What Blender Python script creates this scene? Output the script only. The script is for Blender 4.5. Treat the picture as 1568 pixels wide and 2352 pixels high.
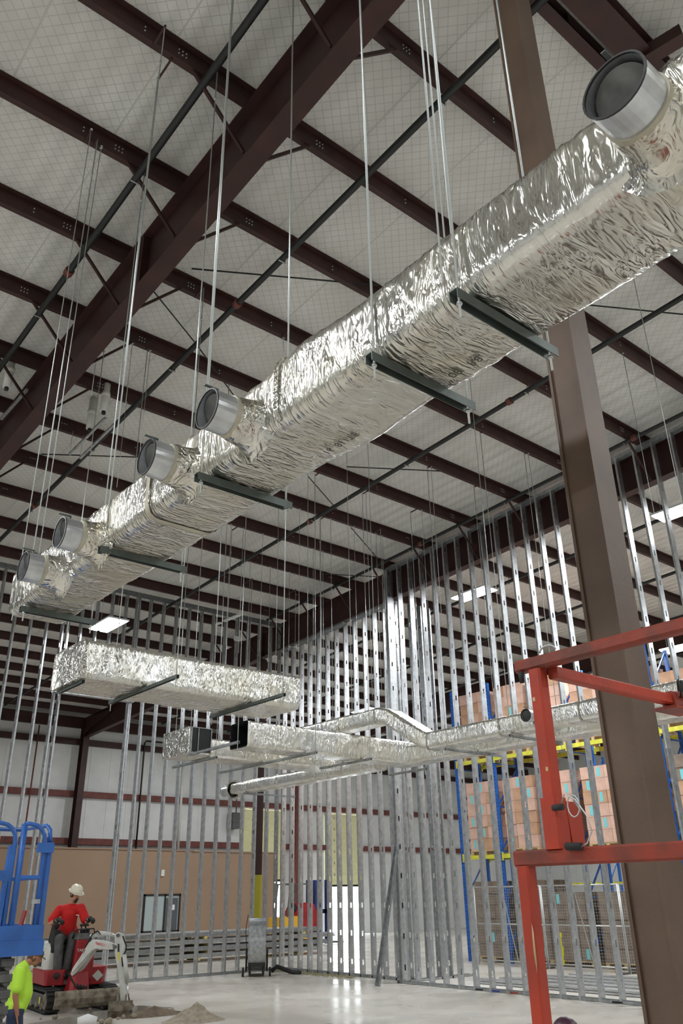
import bpy, bmesh, math, random
from mathutils import Vector, Matrix, noise
random.seed(7)
S = bpy.context.scene
for o in list(bpy.data.objects): bpy.data.objects.remove(o)
COL = S.collection
PI = math.pi
V = Vector

# ------------------------------------------------------------------ camera
RX = V((0.7705240, -0.6372157, -0.0157760))
RY = V((0.2594207, 0.3361080, -0.9053907))
RZ = V((0.5822316, 0.6935327, 0.4242862))
EYE = V((0.0, 0.0, 1.77)); FP = 1873.0
cam_d = bpy.data.cameras.new('camera'); cam = bpy.data.objects.new('camera', cam_d); COL.objects.link(cam)
cam_d.sensor_fit = 'VERTICAL'; cam_d.sensor_height = 24.0; cam_d.sensor_width = 16.0
cam_d.lens = FP / 2352.0 * 24.0; cam_d.clip_start = 0.05; cam_d.clip_end = 400
cam.matrix_world = Matrix(((RX.x, -RY.x, -RZ.x, EYE.x), (RX.y, -RY.y, -RZ.y, EYE.y), (RX.z, -RY.z, -RZ.z, EYE.z), (0, 0, 0, 1)))
S.camera = cam

# ------------------------------------------------------------------ world, exposure
W = bpy.data.worlds.new('sky'); S.world = W; W.use_nodes = True
bg = W.node_tree.nodes['Background']; bg.inputs[0].default_value = (0.86, 0.93, 1.0, 1); bg.inputs[1].default_value = 10.0
S.view_settings.view_transform = 'Standard'; S.view_settings.look = 'None'
S.view_settings.gamma = 1; S.view_settings.use_curve_mapping = False; S.view_settings.exposure = 0.12

def area(name, loc, size, power, color=(1, 1, 1), rot=(0, 0, 0), sy=None):
    d = bpy.data.lights.new(name, 'AREA'); d.energy = power; d.color = color
    d.shape = 'RECTANGLE'; d.size = size; d.size_y = sy or size
    o = bpy.data.objects.new(name, d); COL.objects.link(o); o.location = loc; o.rotation_euler = rot
    return o

SLOPE = 0.0432
def zr(y, z0=10.24): return z0 - SLOPE * y            # underside of the purlins

# ------------------------------------------------------------------ pixel -> world helpers (measuring only)
def ray(px, py): return RX * ((px - 784) / FP) + RY * ((py - 1176) / FP) + RZ
def onZ(px, py, z): d = ray(px, py); return EYE + d * ((z - EYE.z) / d.z)
def onX(px, py, x): d = ray(px, py); return EYE + d * (x / d.x)
def onY(px, py, y): d = ray(px, py); return EYE + d * (y / d.y)
def rf(px, py, z0=10.24): d = ray(px, py); return EYE + d * ((z0 - EYE.z) / (d.z + SLOPE * d.y))
def dep(px, py, D): return EYE + ray(px, py) * D

# ------------------------------------------------------------------ materials
def nodes(m): return m.node_tree.nodes, m.node_tree.links
def mat(name, col, rough=0.6, metal=0.0, var=0.0, vscale=6.0, bump=0.0, bscale=30.0, col2=None, emit=None, estr=0.0, spec=0.5):
    m = bpy.data.materials.new(name); m.use_nodes = True
    n, l = nodes(m); b = n['Principled BSDF']
    b.inputs['Base Color'].default_value = (*col, 1); b.inputs['Roughness'].default_value = rough
    b.inputs['Metallic'].default_value = metal; b.inputs['Specular IOR Level'].default_value = spec
    tc = n.new('ShaderNodeTexCoord')
    if var or col2:
        t = n.new('ShaderNodeTexNoise'); t.inputs['Scale'].default_value = vscale; t.inputs['Detail'].default_value = 6
        r = n.new('ShaderNodeValToRGB'); l.new(tc.outputs['Object'], t.inputs['Vector']); l.new(t.outputs['Fac'], r.inputs[0])
        r.color_ramp.elements[0].position = 0.35; r.color_ramp.elements[1].position = 0.65
        a = tuple(c * (1 - var) for c in col) if not col2 else col
        c2 = tuple(min(1, c * (1 + var)) for c in col) if not col2 else col2
        r.color_ramp.elements[0].color = (*a, 1); r.color_ramp.elements[1].color = (*c2, 1)
        l.new(r.outputs[0], b.inputs['Base Color'])
    if bump:
        t2 = n.new('ShaderNodeTexNoise'); t2.inputs['Scale'].default_value = bscale; t2.inputs['Detail'].default_value = 4
        bp = n.new('ShaderNodeBump'); bp.inputs['Strength'].default_value = bump; bp.inputs['Distance'].default_value = 0.02
        l.new(tc.outputs['Object'], t2.inputs['Vector']); l.new(t2.outputs['Fac'], bp.inputs['Height']); l.new(bp.outputs[0], b.inputs['Normal'])
    if emit:
        b.inputs['Emission Color'].default_value = (*emit, 1); b.inputs['Emission Strength'].default_value = estr
    return m

def foil(name, sc, rough=0.17, col=(0.64, 0.63, 0.595), strength=0.5):
    m = bpy.data.materials.new(name); m.use_nodes = True
    n, l = nodes(m); b = n['Principled BSDF']
    b.inputs['Metallic'].default_value = 1.0
    tc = n.new('ShaderNodeTexCoord')
    mp = n.new('ShaderNodeMapping'); mp.inputs['Scale'].default_value = sc; l.new(tc.outputs['Object'], mp.inputs['Vector'])
    def mth(op, a, v=None, c=None):
        k = n.new('ShaderNodeMath'); k.operation = op; l.new(a, k.inputs[0])
        if v is not None:
            if isinstance(v, float): k.inputs[1].default_value = v
            else: l.new(v, k.inputs[1])
        if c is not None: l.new(c, k.inputs[2])
        return k.outputs[0]
    t1 = n.new('ShaderNodeTexNoise'); t1.inputs['Scale'].default_value = 1.0; t1.inputs['Detail'].default_value = 2; t1.inputs['Distortion'].default_value = 1.4
    l.new(mp.outputs[0], t1.inputs['Vector'])
    ridge = mth('ABSOLUTE', mth('SUBTRACT', t1.outputs['Fac'], .5))
    t2 = n.new('ShaderNodeTexVoronoi'); t2.feature = 'F1'; t2.inputs['Scale'].default_value = 11.0
    d = n.new('ShaderNodeTexNoise'); d.inputs['Scale'].default_value = 5.0; l.new(tc.outputs['Object'], d.inputs['Vector'])
    mx = n.new('ShaderNodeMixRGB'); mx.inputs[0].default_value = .25; l.new(tc.outputs['Object'], mx.inputs[1]); l.new(d.outputs['Color'], mx.inputs[2]); l.new(mx.outputs[0], t2.inputs['Vector'])
    mask = n.new('ShaderNodeTexNoise'); mask.inputs['Scale'].default_value = 1.6; l.new(tc.outputs['Object'], mask.inputs['Vector'])
    mr = n.new('ShaderNodeValToRGB'); mr.color_ramp.elements[0].position = .38; mr.color_ramp.elements[1].position = .62; l.new(mask.outputs['Fac'], mr.inputs[0])
    mr.color_ramp.elements[0].color = (.25, .25, .25, 1)
    h = mth('MULTIPLY_ADD', t2.outputs['Distance'], .35, mth('MULTIPLY', ridge, 2.2))
    h = mth('MULTIPLY', h, mr.outputs[0])
    bp = n.new('ShaderNodeBump'); bp.inputs['Strength'].default_value = strength; bp.inputs['Distance'].default_value = 0.03
    l.new(h, bp.inputs['Height']); l.new(bp.outputs[0], b.inputs['Normal'])
    t4 = n.new('ShaderNodeTexNoise'); t4.inputs['Scale'].default_value = 2.2; t4.inputs['Detail'].default_value = 6; l.new(tc.outputs['Object'], t4.inputs['Vector'])
    r = n.new('ShaderNodeValToRGB'); r.color_ramp.elements[0].position = .4; r.color_ramp.elements[1].position = .7
    r.color_ramp.elements[0].color = (*col, 1); r.color_ramp.elements[1].color = (col[0]*.93, col[1]*.89, col[2]*.78, 1)
    l.new(t4.outputs['Fac'], r.inputs[0]); l.new(r.outputs[0], b.inputs['Base Color'])
    r2 = n.new('ShaderNodeValToRGB'); r2.color_ramp.elements[0].position = .3; r2.color_ramp.elements[1].position = .75
    r2.color_ramp.elements[0].color = (rough*.75,)*3 + (1,); r2.color_ramp.elements[1].color = (rough*1.9,)*3 + (1,)
    l.new(t4.outputs['Fac'], r2.inputs[0]); l.new(r2.outputs[0], b.inputs['Roughness'])
    return m

def floor_mat():
    m = bpy.data.materials.new('polished_concrete'); m.use_nodes = True
    n, l = nodes(m); b = n['Principled BSDF']
    tc = n.new('ShaderNodeTexCoord')
    t = n.new('ShaderNodeTexNoise'); t.inputs['Scale'].default_value = 0.5; t.inputs['Detail'].default_value = 5; t.inputs['Roughness'].default_value = .5; t.inputs['Distortion'].default_value = .6; l.new(tc.outputs['Object'], t.inputs['Vector'])
    r = n.new('ShaderNodeValToRGB'); e = r.color_ramp.elements
    e[0].position = .25; e[0].color = (.52, .485, .42, 1); e[1].position = .8; e[1].color = (.72, .69, .64, 1)
    l.new(t.outputs['Fac'], r.inputs[0]); l.new(r.outputs[0], b.inputs['Base Color'])
    t2 = n.new('ShaderNodeTexNoise'); t2.inputs['Scale'].default_value = .8; t2.inputs['Detail'].default_value = 2; l.new(tc.outputs['Object'], t2.inputs['Vector'])
    r2 = n.new('ShaderNodeValToRGB'); r2.color_ramp.elements[0].position = .38; r2.color_ramp.elements[1].position = .62
    r2.color_ramp.elements[0].color = (.22, .22, .22, 1); r2.color_ramp.elements[1].color = (.34, .34, .34, 1)
    l.new(t2.outputs['Fac'], r2.inputs[0]); l.new(r2.outputs[0], b.inputs['Roughness'])
    bp = n.new('ShaderNodeBump'); bp.inputs['Strength'].default_value = .12; bp.inputs['Distance'].default_value = .01
    t3 = n.new('ShaderNodeTexNoise'); t3.inputs['Scale'].default_value = 2.5; l.new(tc.outputs['Object'], t3.inputs['Vector'])
    l.new(t3.outputs['Fac'], bp.inputs['Height']); l.new(bp.outputs[0], b.inputs['Normal'])
    return m

def ceiling_mat():
    m = bpy.data.materials.new('white_faced_insulation'); m.use_nodes = True
    n, l = nodes(m); b = n['Principled BSDF']; b.inputs['Roughness'].default_value = .42
    tc = n.new('ShaderNodeTexCoord')
    mp = n.new('ShaderNodeMapping'); mp.inputs['Rotation'].default_value = (0, 0, PI / 4); mp.inputs['Scale'].default_value = (9.5, 9.5, 9.5)
    l.new(tc.outputs['Object'], mp.inputs['Vector'])
    sx = n.new('ShaderNodeSeparateXYZ'); l.new(mp.outputs[0], sx.inputs[0])
    outs = []
    for k in (0, 1):
        f = n.new('ShaderNodeMath'); f.operation = 'FRACT'; l.new(sx.outputs[k], f.inputs[0])
        c = n.new('ShaderNodeMath'); c.operation = 'LESS_THAN'; c.inputs[1].default_value = .085; l.new(f.outputs[0], c.inputs[0]); outs.append(c)
    mx = n.new('ShaderNodeMath'); mx.operation = 'MAXIMUM'; l.new(outs[0].outputs[0], mx.inputs[0]); l.new(outs[1].outputs[0], mx.inputs[1])
    # lap seams of the blanket, across the purlins
    s2 = n.new('ShaderNodeSeparateXYZ'); l.new(tc.outputs['Object'], s2.inputs[0])
    t = n.new('ShaderNodeTexNoise'); t.inputs['Scale'].default_value = 1.4; l.new(tc.outputs['Object'], t.inputs['Vector'])
    f = n.new('ShaderNodeMath'); f.operation = 'MULTIPLY'; f.inputs[1].default_value = 1 / 1.22; l.new(s2.outputs[0], f.inputs[0])
    f2 = n.new('ShaderNodeMath'); f2.operation = 'FRACT'; l.new(f.outputs[0], f2.inputs[0])
    c2 = n.new('ShaderNodeMath'); c2.operation = 'LESS_THAN'; c2.inputs[1].default_value = .02; l.new(f2.outputs[0], c2.inputs[0])
    r = n.new('ShaderNodeValToRGB'); r.color_ramp.elements[0].position = .3; r.color_ramp.elements[1].position = .7
    r.color_ramp.elements[0].color = (.62, .61, .57, 1); r.color_ramp.elements[1].color = (.71, .71, .68, 1)
    l.new(t.outputs['Fac'], r.inputs[0])
    mix = n.new('ShaderNodeMixRGB'); mix.inputs[2].default_value = (.50, .50, .475, 1); l.new(mx.outputs[0], mix.inputs[0]); l.new(r.outputs[0], mix.inputs[1])
    mix2 = n.new('ShaderNodeMixRGB'); mix2.inputs[2].default_value = (.53, .53, .50, 1); l.new(c2.outputs[0], mix2.inputs[0]); l.new(mix.outputs[0], mix2.inputs[1])
    l.new(mix2.outputs[0], b.inputs['Base Color'])
    # soft ribs showing through
    wv = n.new('ShaderNodeTexWave'); wv.bands_direction = 'X'; wv.inputs['Scale'].default_value = 1.05; wv.inputs['Distortion'].default_value = 1.2; l.new(tc.outputs['Object'], wv.inputs['Vector'])
    bp = n.new('ShaderNodeBump'); bp.inputs['Strength'].default_value = .5; bp.inputs['Distance'].default_value = .03
    l.new(wv.outputs['Fac'], bp.inputs['Height']); l.new(bp.outputs[0], b.inputs['Normal'])
    return m

M = dict(
    floor=floor_mat(), ceil=ceiling_mat(),
    primer=mat('red_oxide_steel', (.040, .0125, .0105), .55, var=.25, vscale=2.5),
    primer2=mat('dull_red_girt', (.16, .045, .035), .6, var=.2),
    column=mat('brown_painted_steel', (.115, .072, .048), .5, var=.18, vscale=3, bump=.05, bscale=60),
    galv=mat('galvanized_steel', (.58, .60, .62), .36, .85, var=.14, vscale=9),
    galv2=mat('dull_galvanized', (.42, .44, .45), .42, .8, var=.2, vscale=12),
    zinc=mat('zinc_rod', (.62, .66, .66), .35, .8),
    strut=mat('green_grey_strut', (.11, .13, .12), .5, .5, var=.2),
    foilY=foil('foil_wrap_along_y', (4, 15, 4), .19, strength=.75),
    foilX=foil('foil_wrap_along_x', (15, 4, 4), .2, col=(.84, .84, .82), strength=.8), foilZ=foil('bright_foil_wrap', (4, 15, 4), .22, col=(.86, .86, .84), strength=.8),
    foilS=foil('foil_wrap_crumpled', (9, 9, 9), .14, strength=1.0),
    tape=mat('dull_tape', (.45, .42, .33), .55, .2, var=.15),
    black=mat('black_interior', (.012, .016, .016), .5),
    rubber=mat('black_rubber', (.02, .02, .02), .75, var=.3),
    pipe=mat('black_pipe', (.022, .024, .024), .5, .2),
    white=mat('white_metal_panel', (.74, .75, .74), .5, var=.05, vscale=1.5),
    tan=mat('tan_painted_wall', (.33, .22, .145), .7, var=.04, vscale=.6),
    trimw=mat('pale_base_trim', (.6, .6, .58), .6),
    yellowd=mat('pale_yellow_door_panel', (.80, .78, .45), .5, var=.05),
    rackb=mat('blue_rack_paint', (.02, .11, .42), .45, var=.2),
    racky=mat('yellow_rack_beam', (.60, .58, .06), .45, var=.15),
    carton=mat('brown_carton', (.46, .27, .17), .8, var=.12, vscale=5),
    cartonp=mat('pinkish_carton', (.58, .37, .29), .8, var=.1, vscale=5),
    cartond=mat('dark_kraft_carton', (.19, .145, .11), .7, var=.2, vscale=6),  # darker, greyer carton tone for floor pallets and some rack loads
    cyan=mat('cyan_label', (.18, .55, .58), .6),
    wood=mat('pallet_wood', (.52, .37, .2), .8, var=.25, vscale=12),
    woody=mat('yellow_dunnage', (.62, .52, .18), .8),
    fence=mat('fence_wire', (.50, .51, .50), .45, .6),
    redp=mat('worn_red_paint', (.31, .038, .017), .5, col2=(.13, .035, .022), vscale=9, bump=.15, bscale=25),
    redb=mat('bright_red_paint', (.45, .042, .016), .42, col2=(.30, .034, .016), vscale=5, bump=.1, bscale=25),
    bluep=mat('lift_blue_paint', (.025, .115, .40), .35, var=.18, vscale=4),
    blued=mat('dark_blue_paint', (.02, .05, .22), .4, var=.2),
    exred=mat('excavator_red', (.33, .015, .02), .4, var=.2, vscale=5),
    exwhite=mat('excavator_white', (.62, .62, .58), .4, var=.12, vscale=7),
    exgrey=mat('excavator_grey', (.10, .10, .095), .6, var=.3, vscale=10),
    mud=mat('muddy_steel', (.10, .075, .05), .75, col2=(.30, .26, .2), vscale=9, bump=.3, bscale=30),
    chrome=mat('chrome_rod', (.85, .86, .9), .08, 1.0),
    dirt=mat('pale_dirt', (.36, .31, .24), .95, var=.2, vscale=14, bump=.8, bscale=25),
    dirtd=mat('brown_dirt', (.16, .12, .08), .95, var=.3, vscale=9, bump=.8, bscale=18),
    skin=mat('skin', (.50, .26, .17), .55), skind=mat('tanned_skin', (.40, .17, .10), .55),
    hair=mat('dark_hair', (.03, .018, .012), .7), hairb=mat('brown_hair', (.11, .055, .03), .7),
    shirt_r=mat('red_cotton', (.60, .012, .012), .8, bump=.35, bscale=11),
    shirt_y=mat('hivis_yellow_cotton', (.52, .86, .06), .8, bump=.4, bscale=10),
    jean=mat('dark_jeans', (.035, .05, .10), .85, var=.2),
    greyp=mat('grey_work_trousers', (.085, .085, .085), .85, var=.25, vscale=12, bump=.4, bscale=14),
    glove=mat('black_glove', (.02, .018, .018), .7, var=.3),
    hat=mat('cream_hard_hat', (.80, .76, .62), .3),
    yel=mat('safety_yellow', (.50, .46, .03), .55), yel2=mat('forklift_yellow', (.75, .42, .03), .4),
    sticker=mat('yellow_sticker', (.8, .7, .05), .5), silver=mat('silver_sticker', (.45, .47, .42), .5),
    glass=mat('office_glass', (.42, .5, .5), .08, .0, spec=.8), dark=mat('dark_frame', (.02, .02, .02), .4),
    darkgrey=mat('dark_grey_door', (.09, .10, .11), .5),
    pvc=mat('white_pvc', (.72, .72, .68), .4), lamp_h=mat('lamp_housing', (.75, .77, .78), .4),
    tube=mat('lit_tube', (1, 1, 1), .4, emit=(.93, .97, 1.0), estr=14), tubew=mat('lit_tube_warm', (1, 1, 1), .4, emit=(1, 1, .93), estr=6),
    wrap=mat('shrink_wrap', (.6, .6, .58), .25, var=.1), paper=mat('paper', (.8, .8, .8), .7), maroon=mat('dark_maroon_plastic', (.05, .012, .03), .4), purple=mat('purple_print', (.16, .03, .2), .7),
    ink=mat('dark_ink', (.06, .06, .05), .6), whitep=mat('white_lettering', (.8, .78, .75), .5), redl=mat('red_lettering', (.65, .05, .06), .5),
    straw=mat('straw_scraps', (.33, .30, .16), .9, var=.3), marker=mat('marker_blue', (.05, .08, .4), .7), markr=mat('marker_red', (.45, .08, .05), .7),
)

# ------------------------------------------------------------------ mesh builder
class MB:
    def __init__(s): s.v = []; s.f = []; s.sm = []
    def add(s, vs, fs, smooth=False):
        k = len(s.v); s.v += [V(a) for a in vs]
        for f in fs: s.f.append([i + k for i in f]); s.sm.append(smooth)
        return s
    def box(s, a, b):
        x0, y0, z0 = [min(p, q) for p, q in zip(a, b)]; x1, y1, z1 = [max(p, q) for p, q in zip(a, b)]
        return s.add([(x0,y0,z0),(x1,y0,z0),(x1,y1,z0),(x0,y1,z0),(x0,y0,z1),(x1,y0,z1),(x1,y1,z1),(x0,y1,z1)],
                     [(0,3,2,1),(4,5,6,7),(0,1,5,4),(1,2,6,5),(2,3,7,6),(3,0,4,7)])
    def bar(s, p, q, w, h, up=(0, 0, 1), ch=0.0):
        p = V(p); q = V(q); d = (q - p).normalized(); up = V(up)
        if abs(d.dot(up)) > .99: up = V((0, 1, 0))
        a = d.cross(up).normalized(); b = a.cross(d).normalized()
        if ch: pr = [(-w/2+ch,-h/2),(w/2-ch,-h/2),(w/2,-h/2+ch),(w/2,h/2-ch),(w/2-ch,h/2),(-w/2+ch,h/2),(-w/2,h/2-ch),(-w/2,-h/2+ch)]
        else: pr = [(-w/2,-h/2),(w/2,-h/2),(w/2,h/2),(-w/2,h/2)]
        n = len(pr); vs = [p + a*x + b*y for x, y in pr] + [q + a*x + b*y for x, y in pr]
        return s.add(vs, [tuple(range(n))[::-1], tuple(range(n, 2*n))] + [(i, (i+1) % n, n+(i+1) % n, n+i) for i in range(n)])
    def tube(s, pts, r, n=10, caps=True, r2=None):
        pts = [V(p) for p in pts]; rings = []; prev = None
        rs = r if isinstance(r, (list, tuple)) else [r]*len(pts)
        if r2 is not None: rs = [r + (r2-r)*i/(len(pts)-1) for i in range(len(pts))]
        for i, p in enumerate(pts):
            d = (pts[min(i+1, len(pts)-1)] - pts[max(i-1, 0)]).normalized()
            if prev is None:
                a = d.cross(V((0, 0, 1)));
                if a.length < .01: a = d.cross(V((0, 1, 0)))
            else: a = prev - d * prev.dot(d)
            a.normalize(); prev = a; b = d.cross(a)
            rings.append([p + (a*math.cos(2*PI*k/n) + b*math.sin(2*PI*k/n))*rs[i] for k in range(n)])
        vs = [v for rg in rings for v in rg]; fs = []
        for i in range(len(pts)-1):
            for k in range(n): fs.append((i*n+k, i*n+(k+1) % n, (i+1)*n+(k+1) % n, (i+1)*n+k))
        s.add(vs, fs, True)
        if caps:
            k0 = len(s.v) - len(vs)
            s.f.append([k0+k for k in range(n)][::-1]); s.sm.append(False)
            s.f.append([k0+(len(pts)-1)*n+k for k in range(n)]); s.sm.append(False)
        return s
    def cyl(s, p, q, r, n=16, r2=None): return s.tube([p, q], r, n, True, r2)
    def prism(s, poly, ext):
        n = len(poly); ext = V(ext); vs = [V(p) for p in poly] + [V(p) + ext for p in poly]
        return s.add(vs, [tuple(range(n))[::-1], tuple(range(n, 2*n))] + [(i, (i+1) % n, n+(i+1) % n, n+i) for i in range(n)])
    def sph(s, c, r, n=12, m=8, sc=(1, 1, 1), rot=None):
        c = V(c); vs = []; fs = []
        for i in range(m+1):
            th = PI*i/m
            for k in range(n):
                q = V((math.sin(th)*math.cos(2*PI*k/n)*r*sc[0], math.sin(th)*math.sin(2*PI*k/n)*r*sc[1], math.cos(th)*r*sc[2]))
                if rot: q = rot @ q
                vs.append(c + q)
        for i in range(m):
            for k in range(n): fs.append((i*n+k, (i+1)*n+k, (i+1)*n+(k+1) % n, i*n+(k+1) % n))
        return s.add(vs, fs, True)
    def ring(s, c, ax, r, w, t, n=24):     # open hoop, wall t
        c = V(c); ax = V(ax).normalized(); a = ax.cross(V((0, 0, 1))).normalized(); b = ax.cross(a)
        vs = []
        for rr, off in ((r, 0), (r, w), (r-t, w), (r-t, 0)):
            for k in range(n): vs.append(c + ax*off + (a*math.cos(2*PI*k/n) + b*math.sin(2*PI*k/n))*rr)
        fs = [(j*n+k, j*n+(k+1) % n, ((j+1) % 4)*n+(k+1) % n, ((j+1) % 4)*n+k) for j in range(4) for k in range(n)]
        return s.add(vs, fs, False)
    def mesh(s, name, m, org=(0, 0, 0)):
        org = V(org); me = bpy.data.meshes.new(name)
        me.from_pydata([tuple(v - org) for v in s.v], [], s.f)
        bm = bmesh.new(); bm.from_mesh(me); bmesh.ops.remove_doubles(bm, verts=bm.verts, dist=1e-6)
        bmesh.ops.recalc_face_normals(bm, faces=bm.faces); bm.to_mesh(me); bm.free()
        if any(s.sm) and len(me.polygons) == len(s.sm):
            for p, q in zip(me.polygons, s.sm): p.use_smooth = q
        elif any(s.sm):
            for p in me.polygons: p.use_smooth = True
        if m: me.materials.append(m)
        return me
    def build(s, name, m, parent=None, org=None):
        if org is None: org = parent['_o'] if parent and '_o' in parent else (0, 0, 0)
        o = bpy.data.objects.new(name, s.mesh(name, m, org)); COL.objects.link(o)
        if parent:
            o.parent = parent
            o['_o'] = tuple(org)
        else: o.location = org
        return o

def tag(o, label, cat, group=None, kind=None):
    if label: o['label'] = label
    if cat: o['category'] = cat
    if group: o['group'] = group
    if kind: o['kind'] = kind
    return o
def thing(name, loc, label, cat, group=None):
    o = bpy.data.objects.new(name, None); COL.objects.link(o); o.location = loc; o.empty_display_size = .1
    o['_o'] = tuple(loc); return tag(o, label, cat, group)
def struct(name, mb, m, label=None):
    o = mb.build(name, m); o['kind'] = 'structure'
    if label: o['label'] = label
    return o
def single(name, mb, m, label, cat, group=None, org=None):
    if org is None:
        c = mb.v; org = (sum(v.x for v in c)/len(c), sum(v.y for v in c)/len(c), min(v.z for v in c))
    return tag(mb.build(name, m, None, org), label, cat, group)
def text(name, body, size, m, mw, parent=None, depth=.002, bold=0.0):
    cu = bpy.data.curves.new('t', 'FONT'); cu.body = body; cu.size = size; cu.extrude = depth; cu.offset = bold
    cu.align_x = 'CENTER'; cu.align_y = 'CENTER'
    o = bpy.data.objects.new('t', cu); COL.objects.link(o)
    me = bpy.data.meshes.new_from_object(o.evaluated_get(bpy.context.evaluated_depsgraph_get()))
    bpy.data.objects.remove(o)
    org = V(parent['_o']) if parent and '_o' in parent else V((0, 0, 0))
    me.transform(Matrix.Translation(-org) @ mw); me.materials.clear(); me.materials.append(m)
    r = bpy.data.objects.new(name, me); COL.objects.link(r); r.parent = parent
    return r
def frame_m(o, x, y):
    x = V(x).normalized(); y = (V(y) - x*x.dot(V(y))).normalized(); z = x.cross(y)
    return Matrix(((x.x, y.x, z.x, o[0]), (x.y, y.y, z.y, o[1]), (x.z, y.z, z.z, o[2]), (0, 0, 0, 1)))
def remesh(mb, vox, name, m, parent, sm=4):
    me = mb.mesh('tmp', None, parent['_o']); o = bpy.data.objects.new('tmp', me); COL.objects.link(o)
    md = o.modifiers.new('r', 'REMESH'); md.mode = 'VOXEL'; md.voxel_size = vox
    ms = o.modifiers.new('s', 'SMOOTH'); ms.iterations = sm; ms.factor = .5
    me2 = bpy.data.meshes.new_from_object(o.evaluated_get(bpy.context.evaluated_depsgraph_get())); bpy.data.objects.remove(o)
    for p in me2.polygons: p.use_smooth = True
    me2.materials.clear(); me2.materials.append(m)
    r = bpy.data.objects.new(name, me2); COL.objects.link(r); r.parent = parent; r['_o'] = parent['_o']
    return r

# ================================================================== SETTING
XW0, XW1, YW0, YW1 = -14.0, 44.0, -13.0, 34.6
tc0, tc1 = V((4.3, 13.75, 0)), V((8.25, 15.23, 0)); td = (tc1 - tc0).normalized(); tn = V((-td.y, td.x, 0)) * .43
hole = [tc0 - tn, tc1 - tn, tc1 + tn, tc0 + tn]
outer = [V((XW0, YW0, 0)), V((XW1, YW0, 0)), V((XW1, YW1, 0)), V((XW0, YW1, 0))]
mb = MB(); mb.add(outer + hole, [(0, 1, 5, 4), (1, 2, 6, 5), (2, 3, 7, 6), (3, 0, 4, 7)])
struct('floor', mb, M['floor'])
mb = MB(); lo = [h + V((0, 0, -.62)) for h in hole]; mid = [h + V((0, 0, -.13)) for h in hole]
mb.add(hole + mid, [(0, 1, 5, 4), (1, 2, 6, 5), (2, 3, 7, 6), (3, 0, 4, 7)])
struct('trim_1', mb, M['floor'])
mb = MB(); mb.add(mid + lo, [(0, 1, 5, 4), (1, 2, 6, 5), (2, 3, 7, 6), (3, 0, 4, 7), (4, 5, 6, 7)])
struct('floor_trench', mb, M['dirtd'])
mb = MB(); mb.box((20, YW1 + .4, -.1), (44, 60, -.02)); struct('floor_outside', mb, M['floor'])
# ceiling: sloped insulation plane lying on the purlins
def ceil_box(x0, x1, y0, y1, m, nm):
    mb = MB(); z = lambda y: zr(y) + .235
    mb.add([(x0, y0, z(y0)), (x1, y0, z(y0)), (x1, y1, z(y1)), (x0, y1, z(y1)), (x0, y0, z(y0) + .15), (x1, y0, z(y0) + .15), (x1, y1, z(y1) + .15), (x0, y1, z(y1) + .15)],
           [(0, 3, 2, 1), (4, 5, 6, 7), (0, 1, 5, 4), (1, 2, 6, 5), (2, 3, 7, 6), (3, 0, 4, 7)])
    return struct(nm, mb, m)
ceil_box(XW0, XW1, -1.2, YW1, M['ceil'], 'ceiling')
# other slope of the roof beyond the ridge
mb = MB(); zt = zr(-1.2) + .235; z2 = zt - SLOPE * 12
mb.add([(XW0, YW0, z2), (XW1, YW0, z2), (XW1, -1.2, zt), (XW0, -1.2, zt), (XW0, YW0, z2 + .15), (XW1, YW0, z2 + .15), (XW1, -1.2, zt + .15), (XW0, -1.2, zt + .15)],
       [(0, 3, 2, 1), (4, 5, 6, 7), (0, 1, 5, 4), (1, 2, 6, 5), (2, 3, 7, 6), (3, 0, 4, 7)])
struct('ceiling_near', mb, M['ceil'])
# walls
def ribwall(name, segs, m, axis):
    mb = MB()
    for (a, b, z0, z1, c) in segs:
        if axis == 'Y': mb.box((a, c, z0), (b, c + .12, z1))
        else: mb.box((c, a, z0), (c + .12, b, z1))
        # standing ribs every 0.9 m
        n = int((b - a) / .9)
        for i in range(1, n + 1):
            t = a + i * .9
            if t > b - .05: break
            if axis == 'Y': mb.box((t, c - .012, z0), (t + .03, c, z1))
            else: mb.box((c - .012, t, z0), (c, t + .03, z1))
    return struct(name, mb, m)
D1 = (22.6, 24.9); D2 = (27.6, 29.9); DT = 5.5
top = zr(34.6) + .25
ribwall('wall_back', [(XW0, D1[0], 0, top, YW1), (D1[0], D1[1], DT, top, YW1), (D1[1], D2[0], 0, top, YW1), (D2[0], D2[1], DT, top, YW1), (D2[1], XW1, 0, top, YW1)], M['white'], 'Y')
mb = MB(); mb.box((XW1, YW0, 0), (XW1 + .1, YW1, 10.8)); struct('wall_right', mb, M['white'])
mb = MB(); mb.box((XW0 - .1, YW0, 0), (XW0, YW1, 10.8)); struct('wall_left', mb, M['white'])
mb = MB(); mb.box((XW0, YW0 - .1, 0), (XW1, YW0, 10.8)); struct('wall_front', mb, M['white'])

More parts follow.
